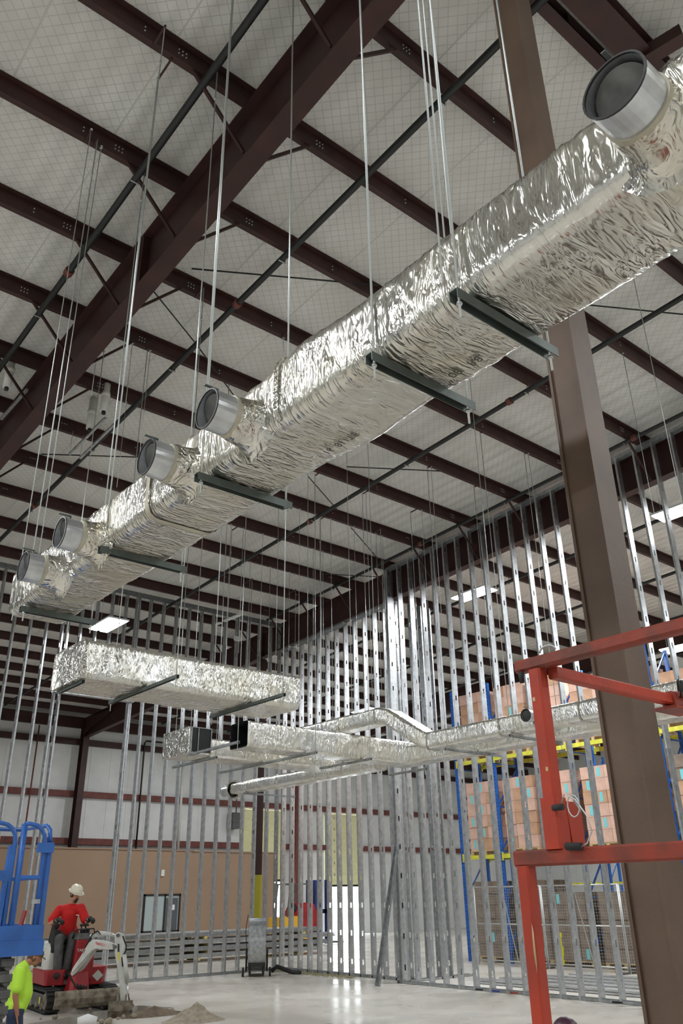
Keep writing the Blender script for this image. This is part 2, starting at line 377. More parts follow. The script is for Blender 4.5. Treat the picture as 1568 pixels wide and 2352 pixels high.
def roll_door(n, x0, x1, z0, z1, label):
    t = thing('roll_up_door', ((x0 + x1) / 2, YW1, z0), label, 'door')
    mb = MB(); k = 0; z = z0
    while z < z1 - .05:
        zz = min(z + .53, z1); mb.box((x0 - .06, YW1 - .07, z), (x1 + .06, YW1 - .03, zz - .02)); mb.box((x0 - .06, YW1 - .055, zz - .02), (x1 + .06, YW1 - .03, zz)); z = zz
    mb.build('door_panel', M['yellowd'], t)
    for xs in (x0 - .08, x1):
        MB().box((xs, YW1 - .12, 0.0), (xs + .08, YW1 - .08, z1 + .1)).build('door_track', M['galv2'], t)
    MB().box((x0 - .06, YW1 - .07, z0 - .1), (x1 + .06, YW1 - .03, z0)).build('bottom_bar', M['dark'], t)
    for i in range(4):
        mb = MB(); 
        for j in range(6): mb.box((x0 + .5 + i*.42, YW1 - .09, z0 + .4 + j*.53), (x0 + .56 + i*.42, YW1 - .07, z0 + .5 + j*.53))
        if i % 2 == 0: mb.build('hinge', M['galv2'], t)
    return t
roll_door(1, D2[0], D2[1], 2.2, DT, 'pale yellow roll-up door raised above the bright daylight opening')
roll_door(2, D1[0], D1[1], 2.45, DT, 'pale yellow roll-up door behind the end of the tan office wall')

# girts and columns of the back wall
gl = {7.72: 'topmost', 5.62: 'middle', 3.8: 'lowest'}
for z, w in gl.items():
    for g0, g1, gs in (((XW0, XW1, ''),) if z > 5 else ((XW0, D1[0] - .1, ', above the tan office'), (D1[1] + .1, D2[0] - .1, ', between the two doors'), (D2[1] + .1, XW1, ', right of the daylight door'))):
        mb = MB(); mb.box((g0, YW1 - .2, z - .02), (g1, YW1 - .19, z + .2)); mb.box((g0, YW1 - .2, z - .03), (g1, YW1 - .001, z - .02)); mb.box((g0, YW1 - .2, z + .2), (g1, YW1 - .13, z + .21))
        single('wall_girt', mb, M['primer2'] if z < 7 else M['primer'], 'dark red girt on the white back wall, ' + w + ' of three' + gs, 'beam')

# ------------------------------------------------------------------ frames
def ibeam_y(mb, x, w, y0, y1, bot, topf, tf=.02, n=1):
    def pl(xa, xb, za, zb):
        mb.add([(xa, y0, za(y0)), (xb, y0, za(y0)), (xb, y1, za(y1)), (xa, y1, za(y1)), (xa, y0, zb(y0)), (xb, y0, zb(y0)), (xb, y1, zb(y1)), (xa, y1, zb(y1))],
               [(0, 3, 2, 1), (4, 5, 6, 7), (0, 1, 5, 4), (1, 2, 6, 5), (2, 3, 7, 6), (3, 0, 4, 7)])
    pl(x - w/2, x + w/2, bot, lambda y: bot(y) + tf); pl(x - w/2, x + w/2, lambda y: topf(y) - tf, topf)
    pl(x - .006, x + .006, lambda y: bot(y) + tf, lambda y: topf(y) - tf)
tp = lambda y: zr(y) if y > -1.2 else zr(-1.2) + SLOPE * (y + 1.2)
FR = [(3.50, .24, 'dark red tapered roof rafter running over the long silver duct', 9.40),
      (14.25, .22, 'deep dark red roof rafter directly behind the right-hand stud wall', 9.49),
      (25.0, .22, 'far dark red roof rafter beyond the pallet racks', 9.45)]
for i, (x, w, lab, b0) in enumerate(FR):
    bt = lambda y, b0=b0: b0 - .0455 * y
    root = thing('roof_rafter', (x, 8, bt(8)), lab, 'beam')
    mb = MB(); ibeam_y(mb, x, w, -1.2, 34.3, bt, tp); mb.build('beam_body', M['primer'], root)
    for ys in (8.1, 20.9, 2.1):
        mb = MB(); mb.box((x - w/2 + .01, ys - .02, bt(ys) + .02), (x + w/2 - .01, ys + .02, tp(ys) - .02)); mb.build('splice_plate', M['primer'], root)
mb = MB(); 
# rafter piece on the camera side of the ridge
for x, w in ((3.5, .24), (14.25, .22)):
    root = thing('near_rafter', (x, -6, 9.2), 'dark red rafter of the roof slope behind the viewer' if x < 5 else 'second dark red rafter of the roof slope behind the viewer', 'beam')
    m2 = MB(); ibeam_y(m2, x, w, YW0 + .2, -1.2, lambda y: 9.45 + .0455 * (y + 1.2), lambda y: zr(-1.2) + SLOPE * (y + 1.2)); m2.build('beam_body', M['primer'], root)

def hcolumn(x, y, wx, dy, z1, m, label, m_low=None, zl=0, facing='Y'):
    root = thing('steel_column', (x, y, 0), label, 'column')
    def H(z0, z1):
        mb = MB()
        mb.box((x - wx/2, y - dy/2, z0), (x + wx/2, y - dy/2 + .014, z1)); mb.box((x - wx/2, y + dy/2 - .014, z0), (x + wx/2, y + dy/2, z1))
        mb.box((x - .005, y - dy/2 + .014, z0), (x + .005, y + dy/2 - .014, z1)); return mb
    H(zl, z1).build('column_shaft', m, root)
    if m_low: H(0.02, zl).build('painted_shaft', m_low, root)
    mb = MB(); mb.box((x - wx/2 - .06, y - dy/2 - .06, 0), (x + wx/2 + .06, y + dy/2 + .06, .02)); mb.build('base_plate', m, root)
    return root
def boxcol():
    x0, x1, y0, y1 = 3.42, 3.605, 2.03, 2.215
    root = thing('steel_column', (3.5, 2.12, 0), 'brown painted steel column beside the red lift, rising behind the long duct', 'column')
    mb = MB(); mb.box((x0, y0, .02), (x1, y0 + .016, 9.3)); mb.box((x0, y1 - .016, .02), (x1, y1, 9.3))
    mb.box((x0 + .012, y0 + .016, .02), (x0 + .03, y1 - .016, 9.3)); mb.box((x1 - .03, y0 + .016, .02), (x1 - .012, y1 - .016, 9.3))
    mb.build('column_shaft', M['column'], root)
    MB().box((x0 - .05, y0 - .05, 0), (x1 + .05, y1 + .05, .02)).build('base_plate', M['column'], root)
    MB().box((x0 - .04, y0 - .06, 9.28), (x1 + .04, y1 + .06, 9.31)).build('cap_plate', M['column'], root)
boxcol()
hcolumn(14.25, 21.0, .22, .22, 8.5, M['primer'], 'interior column with its lower part painted safety yellow, seen through the studs', M['yel'], 2.3)
for x, lab in ((14.25, 'dark red wall column left of the tall white panels, standing on the office roof line'), (3.5, 'dark red wall column at the far left of the back wall'), (25.4, 'reddish wall column left of the daylight doorway')):
    r = hcolumn(x, 34.15, .26, .36, 8.7, M['primer'] if x < 20 else M['primer2'], lab)
    mb = MB(); mb.prism([(x - .1, 34.0, 8.1), (x - .1, 34.0, 8.75), (x - .1, 31.6, 8.75), (x - .1, 31.6, 8.1 + .55)], (.2, 0, 0)); mb.build('knee_haunch', M['primer'], r)
mb = MB(); mb.box((XW0, 34.25, 8.35), (XW1, 34.4, 8.8)); single('eave_beam', mb, M['primer'], 'dark eave beam along the top of the white back wall', 'beam')

# ------------------------------------------------------------------ purlins
YP = [5.68 + 1.54 * k for k in range(-4, 19)]
FX = (3.5, 14.25, 25.0)
BOLT = MB().cyl((0, 0, 0), (0, -.012, 0), .0085, 6).mesh('bolt', M['zinc'])
def purlin(x0, x1, yf, label, group):
    yw = yf - .075; zb = zr(yf); h = .232
    root = thing('roof_purlin', ((x0 + x1)/2, yw, zb), label, 'purlin', group)
    mb = MB(); mb.box((x0, yw - .004, zb), (x1, yw, zb + h)); mb.box((x0, yw, zb), (x1, yf, zb + .005)); mb.box((x0, yf - .004, zb), (x1, yf, zb + .022))
    mb.box((x0, yw - .07, zb + h - .005), (x1, yw, zb + h)); mb.build('purlin_body', M['primer'], root)
    if yf < 20 and x0 < 14:
        spots = [(xf + dx + a, b) for xf in FX[:2] for dx in (-.95, .95) for a in (-.045, 0, .045) for b in (-.03, .03)] + [(xm, b) for xm in (.6, 2.1, 5.9, 8.4, 10.9) for b in (-.03, .03)]
        for xb, b in spots:
            if x0 < xb < x1 and (yf < 12 or b > 0):
                o = bpy.data.objects.new('bolt', BOLT); COL.objects.link(o); o.parent = root; o.location = (xb - root.location.x, -.004, .11 + b)
    return root
for i, y in enumerate(YP):
    if i == 2: continue
    if i == 1: y = 1.75
    purlin(-13.8, 14.25, y, 'dark red roof purlin crossing the white ceiling above the room', 'purlins of the near bays')
    purlin(14.25, 43.9, y, 'dark red roof purlin beyond the rafter behind the right-hand stud wall', 'purlins of the far bays')

# flange braces from rafter foot to purlin
for xf in FX[:2]:
    for k, y in enumerate(YP[1:16]):
        for sx in (-1, 1):
            if xf > 10 and sx > 0: continue
            zb = 9.45 - .0455 * y
            mb = MB(); mb.bar((xf + sx*.1, y - .05, zb + .05), (xf + sx*.82, y - .05, zr(y) + .03), .035, .035)
            single('flange_brace', mb, M['primer'], 'thin angled brace from the rafter above the long duct up to a purlin' if xf < 10 else 'thin angled brace from the rafter behind the stud wall up to a purlin', 'brace',
                   'flange braces of the near rafter' if xf < 10 else 'flange braces of the second rafter', org=(xf, y - .05, zb + .05))
# cross bracing rods in the roof
for a, b in (((440, 617), (868, 655)), ((346, 661), (447, 786)), ((450, 790), (560, 940)), ((795, 1072), (1030, 1083)), ((708, 1095), (775, 1172)), ((806, 1212), (868, 1284)), ((1346, 700), (1568, 722)), ((95, 1043), (318, 1050)), ((740, 1318), (870, 1325))):
    p, q = rf(*a, 10.3), rf(*b, 10.3); mb = MB(); mb.cyl(p, q, .012, 6)
    single('bracing_rod', mb, M['pipe'], 'thin dark cross-bracing rod stretched between roof purlins', 'rod', 'roof cross-bracing rods')

# roof-level pipes running down the slope
def roofpipe(x, dz, r, y0, y1, label, cat='pipe', couplings=(), m='pipe'):
    root = thing('sprinkler_pipe' if r > .02 else 'conduit', (x, (y0 + y1)/2, zr((y0 + y1)/2) - dz), label, cat)
    MB().cyl((x, y0, zr(y0) - dz), (x, y1, zr(y1) - dz), r, 12).build('pipe_run', M[m], root)
    for y in couplings:
        MB().cyl((x, y - .05, zr(y - .05) - dz), (x, y + .05, zr(y + .05) - dz), r * 1.45, 12).build('coupling', M['primer2'], root)
    if r > .02:
        for i, y in enumerate(YP[1:17]):
            if y0 < y < y1 and i % 2 == 0:
                mb = MB(); mb.box((x - r - .012, y - .015, zr(y) - dz - r - .008), (x + r + .012, y + .005, zr(y) - dz - r)); mb.box((x + r, y - .015, zr(y) - dz - r), (x + r + .008, y + .005, zr(y) + .05)); mb.build('pipe_hanger', M['galv2'], root)
    return root
roofpipe(2.83, .14, .045, -1, 19.5, 'thick black sprinkler pipe crossing the ceiling left of the near rafter', couplings=(9.2, 3.1))
roofpipe(5.06, .14, .045, -1, 19.5, 'black sprinkler pipe crossing the ceiling right of the near rafter', couplings=(8.35, 16.2))
roofpipe(10.38, .14, .045, -1, 33, 'black sprinkler pipe above the middle of the room, ahead of the stud wall', couplings=(3.0, 7.6, 13.5))
roofpipe(13.45, .1, .04, -1, 19.6, 'black sprinkler pipe close along the top of the right-hand stud wall', couplings=(7.0, 13.0))
roofpipe(.55, .14, .03, -1, 9, 'thin black pipe at the top left corner of the ceiling')
roofpipe(6.9, .05, .014, -1, 12, 'thin dark conduit running across the ceiling above the long duct')
roofpipe(8.5, .04, .012, 1, 16, 'pale thin conduit stretched across the ceiling in mid room', m='galv2')
for i, x in enumerate((17.2, 20.6, 24.2, 28)):
    roofpipe(x, .14, .045, 0, 33, ('first', 'second', 'third', 'fourth')[i] + ' black sprinkler pipe beyond the right-hand stud wall', couplings=(9, 18))
# top right corner: doubled ridge struts
for y, w, h, zz, lab in ((2.80, .13, .24, 0, 'doubled dark red roof beam behind the big collar, narrower one'), (2.47, .30, .26, -.06, 'doubled dark red roof beam behind the big collar, broader one')):
    mb = MB(); z = zr(y) + zz; mb.box((3.3, y - w/2, z), (14.2, y + w/2, z + .012)); mb.box((3.3, y - w/2, z + h - .012), (14.2, y + w/2, z + h)); mb.box((3.3, y - .005, z + .012), (14.2, y + .005, z + h - .012))
    for k in range(6): mb.box((3.6 + k*2, y - w/2 + .004, z + .012), (3.61 + k*2, y + w/2 - .004, z + h - .012))
    single('ridge_beam', mb, M['primer'], lab, 'beam')
mb = MB(); mb.bar(rf(1568, 78, 10.2), rf(1425, 165, 10.2), .16, .16); single('cross_beam', mb, M['primer'], 'short dark red cross beam meeting the ridge beams at the upper right edge', 'beam')

# ================================================================== STUD WALLS
def stud_mb(h, ax, w=.15, fl=.041, sgn=1, knocks=True, z0=.3):
    """C stud at the origin; ax 'X': web spans x (faces -Y); 'Y': web spans y (faces -X)"""
    mb = MB(); t = .0016
    def q(u0, u1, za, zb):    # web panel piece, thin box
        if ax == 'X': mb.box((u0, 0, za), (u1, t, zb))
        else: mb.box((0, u0, za), (t, u1, zb))
    ks = []
    z = z0
    while knocks and z < h - .1: ks.append(z); z += .61
    prev = 0.0
    for k in ks:
        a, b = k - .055, k + .055
        q(0, w, prev, a); q(0, w/2 - .02, a, b); q(w/2 + .02, w, a, b); prev = b
    q(0, w, prev, h)
    for u in (0, w - t):
        if ax == 'X': mb.box((u, t, 0), (u + t, fl, h))
        else: mb.box((t, u, 0), (fl, u + t, h))
    for u in (0, w - .013):
        if ax == 'X': mb.box((u, fl - t, 0), (u + .013, fl, h))
        else: mb.box((fl - t, u, 0), (fl, u + .013, h))
    return mb
def stud(x, y, h, ax, label, group, m='galv', z0=0, kz=.3):
    mb = stud_mb(h, ax, z0=kz); 
    o = bpy.data.objects.new('wall_stud', mb.mesh('wall_stud', M[m])); COL.objects.link(o); o.location = (x, y, z0)
    return tag(o, label, 'stud', group)
def track(p, q, w, legs, label, name='wall_track', up=1, m='galv2'):
    p, q = V(p), V(q); d = (q - p).normalized(); a = V((-d.y, d.x, 0)).normalized() if abs(d.z) < .9 else V((1, 0, 0))
    mb = MB(); u = V((0, 0, up * legs)); t = V((0, 0, up * .002))
    for A, Bv in ((p, t),):
        mb.prism([p, p + a*w, p + a*w + t, p + t], q - p)
    for off in (0, w - .002):
        mb.prism([p + a*off, p + a*(off + .002), p + a*(off + .002) + u, p + a*off + u], q - p)
    return single(name, mb, M[m], label, 'track')
YC = 14.8; XF = 13.9
for i in range(28):
    y = YC - .414 * i - .04
    stud(XF, y, zr(y) - .03, 'X', 'tall galvanized stud of the long right-hand stud wall', 'studs of the right-hand wall')
track((XF + .15, 3.2, 0), (XF + .15, YC, 0), .15, .05, 'galvanized floor track under the right-hand stud wall')
# slotted top track in lengths, hung on clips
o = track((XF + .15, 3.2, zr(3.2) - .01), (XF + .15, YC, zr(YC) - .01), .15, .07, 'galvanized top track of the right-hand stud wall under the purlins', up=-1)
mb = MB()
for i in range(27):
    y = YC - .414 * i - .25; mb.box((XF + .02, y - .1, zr(y) + .0), (XF + .30, y + .1, zr(y) + .012))
for k in range(len(mb.v) // 8):
    c = MB(); c.v = mb.v[k*8:(k+1)*8]; c.f = [f for f in MB().box((0, 0, 0), (1, 1, 1)).f]; c.sm = [False]*6
    single('track_clip', c, M['galv'], 'small bright clip plate on the top track of the right-hand stud wall', 'bracket', 'clips on the right-hand top track')
# doubled corner post
for dx, dy in ((.06, .05), (.0, .05), (.0, .10)):
    stud(XF + dx, YC + dy - .06, zr(YC) - .04, 'X', 'galvanized stud of the doubled post at the outer corner of the stud walls', 'studs of the corner post', 'galv2')
# jog wall
for i in range(6):
    x = XF + .22 + i * .34
    stud(x, YC + .0, zr(YC) - .05 if i < 1 else 8.8 , 'Y', 'galvanized stud of the short wall turning away from the corner', 'studs of the short return wall', 'galv2')
track((XF, YC, 0), (16.2, YC, 0), .15, .05, 'galvanized floor track of the short return wall behind the corner')
# recessed back segment, under the second rafter
XB = 14.35
for i in range(13):
    y = 19.95 - .41 * i
    if y < YC + .1: break
    stud(XB, y, 9.49 - .0455 * y - .01, 'X', 'galvanized stud of the recessed wall under the rafter, around the daylight doorway', 'studs of the recessed wall')
track((XB + .15, YC + .1, 0), (XB + .15, 20.1, 0), .15, .05, 'galvanized floor track of the recessed stud wall')
track((XB + .02, YC + .15, 9.49 - .0455 * (YC + .15)), (XB + .02, 16.75, 9.49 - .0455 * 16.75), .18, .07, 'bright top track under the rafter, length nearest the corner', up=-1, m='galv')
track((XB + .02, 16.95, 9.49 - .0455 * 16.95), (XB + .02, 19.3, 9.49 - .0455 * 19.3), .18, .07, 'bright top track under the rafter, middle length', up=-1, m='galv')
track((XB + .02, 19.5, 9.49 - .0455 * 19.5), (XB + .02, 20.1, 9.49 - .0455 * 20.1), .18, .07, 'bright top track under the rafter, length furthest from the corner', up=-1, m='galv')
# left wall, perpendicular
YL = 20.0; HL = zr(20.0) - .02
n = 0; x = 9.42
while x < 14.3:
    stud(x, YL, HL, 'Y', 'galvanized stud of the back stud wall right of the tall opening', 'studs of the back wall right of the opening'); x += .407
stud(9.47, YL, HL, 'Y', 'pale jamb stud on the right side of the tall opening', None, 'galv')
stud(14.2, YL - .05, HL, 'Y', 'galvanized stud in the inner corner of the stud walls', None, 'galv2')
x = 7.42
while x > 3.2:
    stud(x, YL, HL, 'Y', 'galvanized stud of the back stud wall left of the tall opening', 'studs of the back wall left of the opening'); x -= .407
stud(7.56, YL, HL, 'Y', 'pale jamb stud on the left side of the tall opening', None, 'galv')
for x in (7.9, 8.3, 8.7, 9.1):
    stud(x, YL, HL - 6.45, 'Y', 'short cripple stud above the header of the tall opening', 'cripple studs above the opening', z0=6.45)
track((14.3, YL, 0), (9.42, YL, 0), .15, .05, 'galvanized floor track of the back stud wall right of the opening')
track((7.6, YL, 0), (3.0, YL, 0), .15, .05, 'galvanized floor track of the back stud wall left of the opening')
track((14.3, YL, zr(20) - .0), (3.0, YL, zr(20) - .0), .15, .09, 'galvanized top track of the back stud wall', up=-1)
track((9.5, YL, 6.38), (7.35, YL, 6.38), .15, .07, 'galvanized header track across the tall opening')
# leaning stud
p = V((13.2, 14.72, 0)); q = onX(918, 1938, 13.86)
d = (q - p); rot = d.to_track_quat('Z', 'Y').to_matrix().to_4x4()
mb = stud_mb(d.length, 'X', w=.16); o = bpy.data.objects.new('leaning_stud', mb.mesh('leaning_stud', M['galv2'])); COL.objects.link(o)
o.matrix_world = Matrix.Translation(p) @ rot; tag(o, 'loose galvanized stud leaning against the corner of the stud walls', 'stud')
# coloured marks on the floor track
for (px, py, m, lab) in ((1100, 2271, 'dark', 'black'), (1138, 2273, 'marker', 'blue'), (1180, 2276, 'markr', 'red'), (1415, 2290, 'dark', 'black')):
    P = onX(px, py, XF - .004); mb = MB(); mb.box((P.x - .003, P.y - .10, .012), (P.x, P.y + .10, .038))
    single('tape_mark', mb, M[m], lab + ' mark on the floor track of the right-hand stud wall' + (' below the brown column' if px > 1400 else ''), 'mark')

# ================================================================== DUCTS
def rrect(w, h, r, n):
    """points of a rounded rectangle, bottom centre at origin, evenly dense"""
    pts = []; r = min(r, w/2 - .001, h/2 - .001)
    for cx, cy, a0 in ((w/2 - r, r, -90), (w/2 - r, h - r, 0), (-w/2 + r, h - r, 90), (-w/2 + r, r, 180)):
        for k in range(5): a = math.radians(a0 + 90 * k / 4); pts.append(V((cx + r*math.cos(a), cy + r*math.sin(a))))
    out = []
    for i in range(len(pts)):
        a, b = pts[i], pts[(i+1) % len(pts)]; m = max(1, int((b - a).length / n))
        for k in range(m): out.append(a + (b - a) * k / m)
    return out
def sweep(path, w, h, r, step, name, m, parent, amp=.006, sc=(6, 6, 6), size=None, caps=(True, True), dens=.04):
    """path = bottom centre line; size(s) -> (dw, dh, dr)"""
    pts = [V(p) for p in path]; fine = []
    for a, b in zip(pts, pts[1:]):
        k = max(1, int((b - a).length / step))
        fine += [a + (b - a) * i / k for i in range(k)]
    fine.append(pts[-1]); vs = []; base = rrect(w, h, r, dens); N = len(base); s = 0.0
    for i, p in enumerate(fine):
        if i: s += (p - fine[i-1]).length
        d = (fine[min(i+1, len(fine)-1)] - fine[max(i-1, 0)]).normalized()
        a = d.cross(V((0, 0, 1))).normalized(); u = a.cross(d).normalized()
        sec = base
        if size:
            dw, dh, dr = size(p, s); sec = rrect(w, h, r, dens)
            sec = [V((q.x * (1 + dw), h/2 + (q.y - h/2) * (1 + dh))) for q in sec]
        for q in sec:
            P = p + a*q.x + u*q.y
            q1 = V((P.x*sc[0], P.y*sc[1], P.z*sc[2])); mk = .35 + .9*max(0, noise.noise(P*1.3 + V((9, 3, 1))) + .25)
            wv = noise.noise(P*3.1)*1.2; rg = 1 - abs(noise.noise(q1 + V((wv, wv*.5, wv)))) * 2.6; rg2 = 1 - abs(noise.noise(q1*2.1 + V((4, wv, 2)))) * 2.6
            nn = .8*noise.noise(P*2.0) + mk*(max(0, rg)**2*1.1 + max(0, rg2)**2*.5)
            nrm = (a*q.x + u*(q.y - h/2)).normalized()
            vs.append(P + nrm * nn * amp * (.5 if q.y < .02 else 1))
    fs = [(i*N+k, i*N+(k+1) % N, (i+1)*N+(k+1) % N, (i+1)*N+k) for i in range(len(fine)-1) for k in range(N)]
    mb = MB(); mb.add(vs, fs, True)
    if caps[0]: mb.f.append(list(range(N))[::-1]); mb.sm.append(False)
    if caps[1]: mb.f.append([(len(fine)-1)*N + k for k in range(N)]); mb.sm.append(False)
    return mb.build(name, m, parent)
def band(path_p, d, w, h, r, wd, name, m, parent, grow=.012):
    p = V(path_p); d = V(d).normalized(); a = d.cross(V((0, 0, 1))).normalized(); u = a.cross(d)
    sec = rrect(w + 2*grow, h + 2*grow, r + grow, .08); N = len(sec)
    vs = [p + d*o + a*q.x + u*(q.y - grow) for o in (-wd/2, wd/2) for q in sec]
    mb = MB(); mb.add(vs, [(k, (k+1) % N, N + (k+1) % N, N + k) for k in range(N)], True); return mb.build(name, m, parent)
def collar(root, c, ax, r, ln, lnf, mtl='galv', sleeve=True):
    """c centre of open mouth, ax from mouth towards the duct"""
    c = V(c); ax = V(ax).normalized()
    mb = MB(); mb.ring(c, ax, r, ln, .004, 32); co = mb.build('round_collar', M[mtl], root); 
    co['_o'] = root['_o']
    MB().ring(c - ax*.004, ax, r + .003, .008, .008, 32).build('collar_rim', M['dark'], co)
    a = ax.cross(V((0, 0, 1))).normalized(); b = ax.cross(a)
    mb = MB(); n = 32; cc = c + ax*(ln*.75)
    mb.add([cc + (a*math.cos(2*PI*k/n) + b*math.sin(2*PI*k/n)) * (r - .006) for k in range(n)], [tuple(range(n))]); mb.build('collar_inside', M['black'], co)
    mb = MB(); cc = c + ax*(ln*.45); tl = (b*math.cos(.5) + ax*math.sin(.5))
    mb.add([cc + (a*math.cos(2*PI*k/n) + tl*math.sin(2*PI*k/n)) * (r*.88) for k in range(n)] + [cc + ax*.002 + (a*math.cos(2*PI*k/n) + tl*math.sin(2*PI*k/n)) * (r*.88) for k in range(n)], [tuple(range(n)), tuple(range(n, 2*n))]); mb.build('damper_blade', M['exgrey'], co)
    mb = MB(); h = c + ax*(ln*.45) - a * 0; mb.cyl(h - b*r*1.0 , h - b*(r + .03), .006, 8); mb.bar(h - b*(r + .03), h - b*(r + .03) - ax*.09, .018, .006)
    mb.build('damper_handle', M['strut'], co)
    if sleeve:
        mb = MB(); N = 28; rings = []; L = [0, .15, .4, .7, .9, 1.0]; R = [1.03, 1.12, 1.16, 1.25, 1.5, 1.85]
        vs = []
        for t, rr in zip(L, R):
            for k in range(N):
                q = c + ax*(ln + lnf*t) + (a*math.cos(2*PI*k/N) + b*math.sin(2*PI*k/N)) * r*rr*(1 + .06*noise.noise(V((k*.7, t*4, c.y*3))))
                vs.append(q)
        mb.add(vs, [(i*N+k, i*N+(k+1) % N, (i+1)*N+(k+1) % N, (i+1)*N+k) for i in range(5) for k in range(N)], True)
        sl = mb.build('collar_wrap', M['foilS'], root); sl['_o'] = root['_o']
        MB().ring(c + ax*(ln - .012), ax, r*1.07, .03, .012, 28).build('sealant_bead', M['tape'], sl)
    return co
# --- the long duct
root = thing('insulated_duct', (2.50, 2.4, 4.13), 'long foil-wrapped duct running overhead from upper right to lower left with five round collars', 'duct')
def dsize(p, s):
    y = p.y; b = math.exp(-((y - 2.95)/.25)**2)
    g = 1/(1 + math.exp((y - 3.1)*6))
    return (.06*b + .01*g, .02 + .10*b, 0)
sweep([(2.50, -2.6, 4.13), (2.50, 7.42, 4.13)], .54, .42, .085, .018, 'duct_body', M['foilY'], root, amp=.011, sc=(2.4, 8, 2.4), size=dsize, dens=.022)
band((2.50, 4.72, 4.13), (0, 1, 0), .55, .43, .09, .05, 'seam_gap', M['tape'], root, grow=.012)
band((2.50, 3.18, 4.13), (0, 1, 0), .57, .45, .1, .035, 'wrap_seam', M['foilS'], root, grow=.014)
for px, py in ((1409, 196), (475, 938), (336, 1049), (137, 1223), (53, 1300)):
    c = onX(px, py, 1.93); collar(root, c, (1, 0, 0), .118, .145, .19)
P0 = onZ(1055, 845, 4.122)
mwt = frame_m((2.62, 2.05, 4.112), (0, 1, 0), (1, 0, 0))
text('ink_marking', '08   R8.', .07, M['ink'], frame_m((2.62, 2.15, 4.110), (0, -1, 0), (1, 0, 0)), root, .0006)
text('ink_marking', '16  811TE', .07, M['ink'], frame_m((2.60, 3.1, 4.098), (0, -1, 0), (1, 0, 0)), root, .0006)

def trapeze(p, q, z, label, w=.041, rods=(True, True), ext=.0, m='strut'):
    """strut from p to q (x, y), top at z; rods from both ends up to the purlins"""
    p = V((p[0], p[1], z - w/2)); q = V((q[0], q[1], z - w/2)); d = (q - p).normalized()
    root = thing('trapeze_hanger', tuple((p + q)/2), label, 'hanger')
    a = d.cross(V((0, 0, 1))).normalized(); h = w; t = .004; mb = MB()
    prof = [(-w/2, h/2), (-w/2, -h/2), (w/2, -h/2), (w/2, h/2), (w/2 - t, h/2), (w/2 - t, -h/2 + t), (-w/2 + t, -h/2 + t), (-w/2 + t, h/2)]
    prof = [(x, -y) for x, y in prof]; u = V((0, 0, 1)); n = len(prof)

    vs = [p + a*x + u*y for x, y in prof] + [q + a*x + u*y for x, y in prof]
    mb.add(vs, [(i, (i+1) % n, n+(i+1) % n, n+i) for i in range(n)] + [(0, 1, 6, 7), (1, 2, 5, 6), (2, 3, 4, 5), (8, 9, 14, 15), (9, 10, 13, 14), (10, 11, 12, 13)])
    mb.build('strut_channel', M[m], root)
    for e, sg, on in ((p, 1, rods[0]), (q, -1, rods[1])):
        if not on: continue
        c = e + d*sg*.035
        mb = MB(); mb.cyl((c.x, c.y, z - .13), (c.x, c.y, zr(c.y) + .01), .0065, 8); r = mb.build('threaded_rod', M['zinc'], root); r['_o'] = root['_o']
        mb = MB(); mb.cyl((c.x, c.y, z - w - .012), (c.x, c.y, z - w), .014, 6); mb.cyl((c.x, c.y, z), (c.x, c.y, z + .012), .014, 6)
        mb.cyl((c.x, c.y, zr(c.y) - .6), (c.x, c.y, zr(c.y) - .55), .012, 8); mb.build('nut', M['zinc'], r)
        yn = min([1.75] + YP[3:], key=lambda v: abs(v - .04 - c.y)) - .04
        if abs(yn - c.y) > .03: MB().bar((c.x, c.y - .02, zr(c.y) - .012), (c.x, yn, zr(yn) - .012), .02, .02).build('support_angle', M['primer'], root)
    return root
for (a, b, w) in (((1042, 680), (1277, 808), 'first and nearest to the brown column'), ((865, 812), (1072, 941), 'second, right of the middle of the picture'), ((452, 1097), (672, 1158), 'third, below the second collar'), ((230, 1263), (430, 1305), 'fourth, right of the fourth collar'), ((50, 1398), (220, 1427), 'fifth, at the far closed end')):
    p, q = onZ(*a, 4.10), onZ(*b, 4.10); y = (p.y + q.y)/2
    trapeze((p.x - .02, y), (max(q.x, 2.86), y), 4.115, 'strut trapeze carrying the long duct, ' + w, w=.05)

# --- flat duct A
root = thing('insulated_duct', (5.3, 9.6, 4.13), 'flat wide foil-wrapped duct with closed ends, hanging by itself below the left ceiling lamp', 'duct')
sweep([(3.72, 9.69, 4.13), (6.92, 9.69, 4.13)], .93, .46, .06, .02, 'duct_body', M['foilX'], root, amp=.012, sc=(9, 2.4, 2.4), dens=.024,
      size=lambda p, s: (0, .0, 0))
band((3.735, 9.69, 4.13), (1, 0, 0), .93, .46, .06, .035, 'taped_edge', M['foilS'], root, grow=.01)
for x, y0, y1, w in ((4.56, 8.45, 10.25, 'left'), (6.13, 8.5, 10.3, 'right')):
    trapeze((x, y0), (x, y1), 4.12, 'strut trapeze under the lone flat duct, ' + w + ' one')
trapeze((3.78, 9.3), (3.78, 10.05), 4.12, 'short strut under the closed left end of the lone flat duct', rods=(False, True))
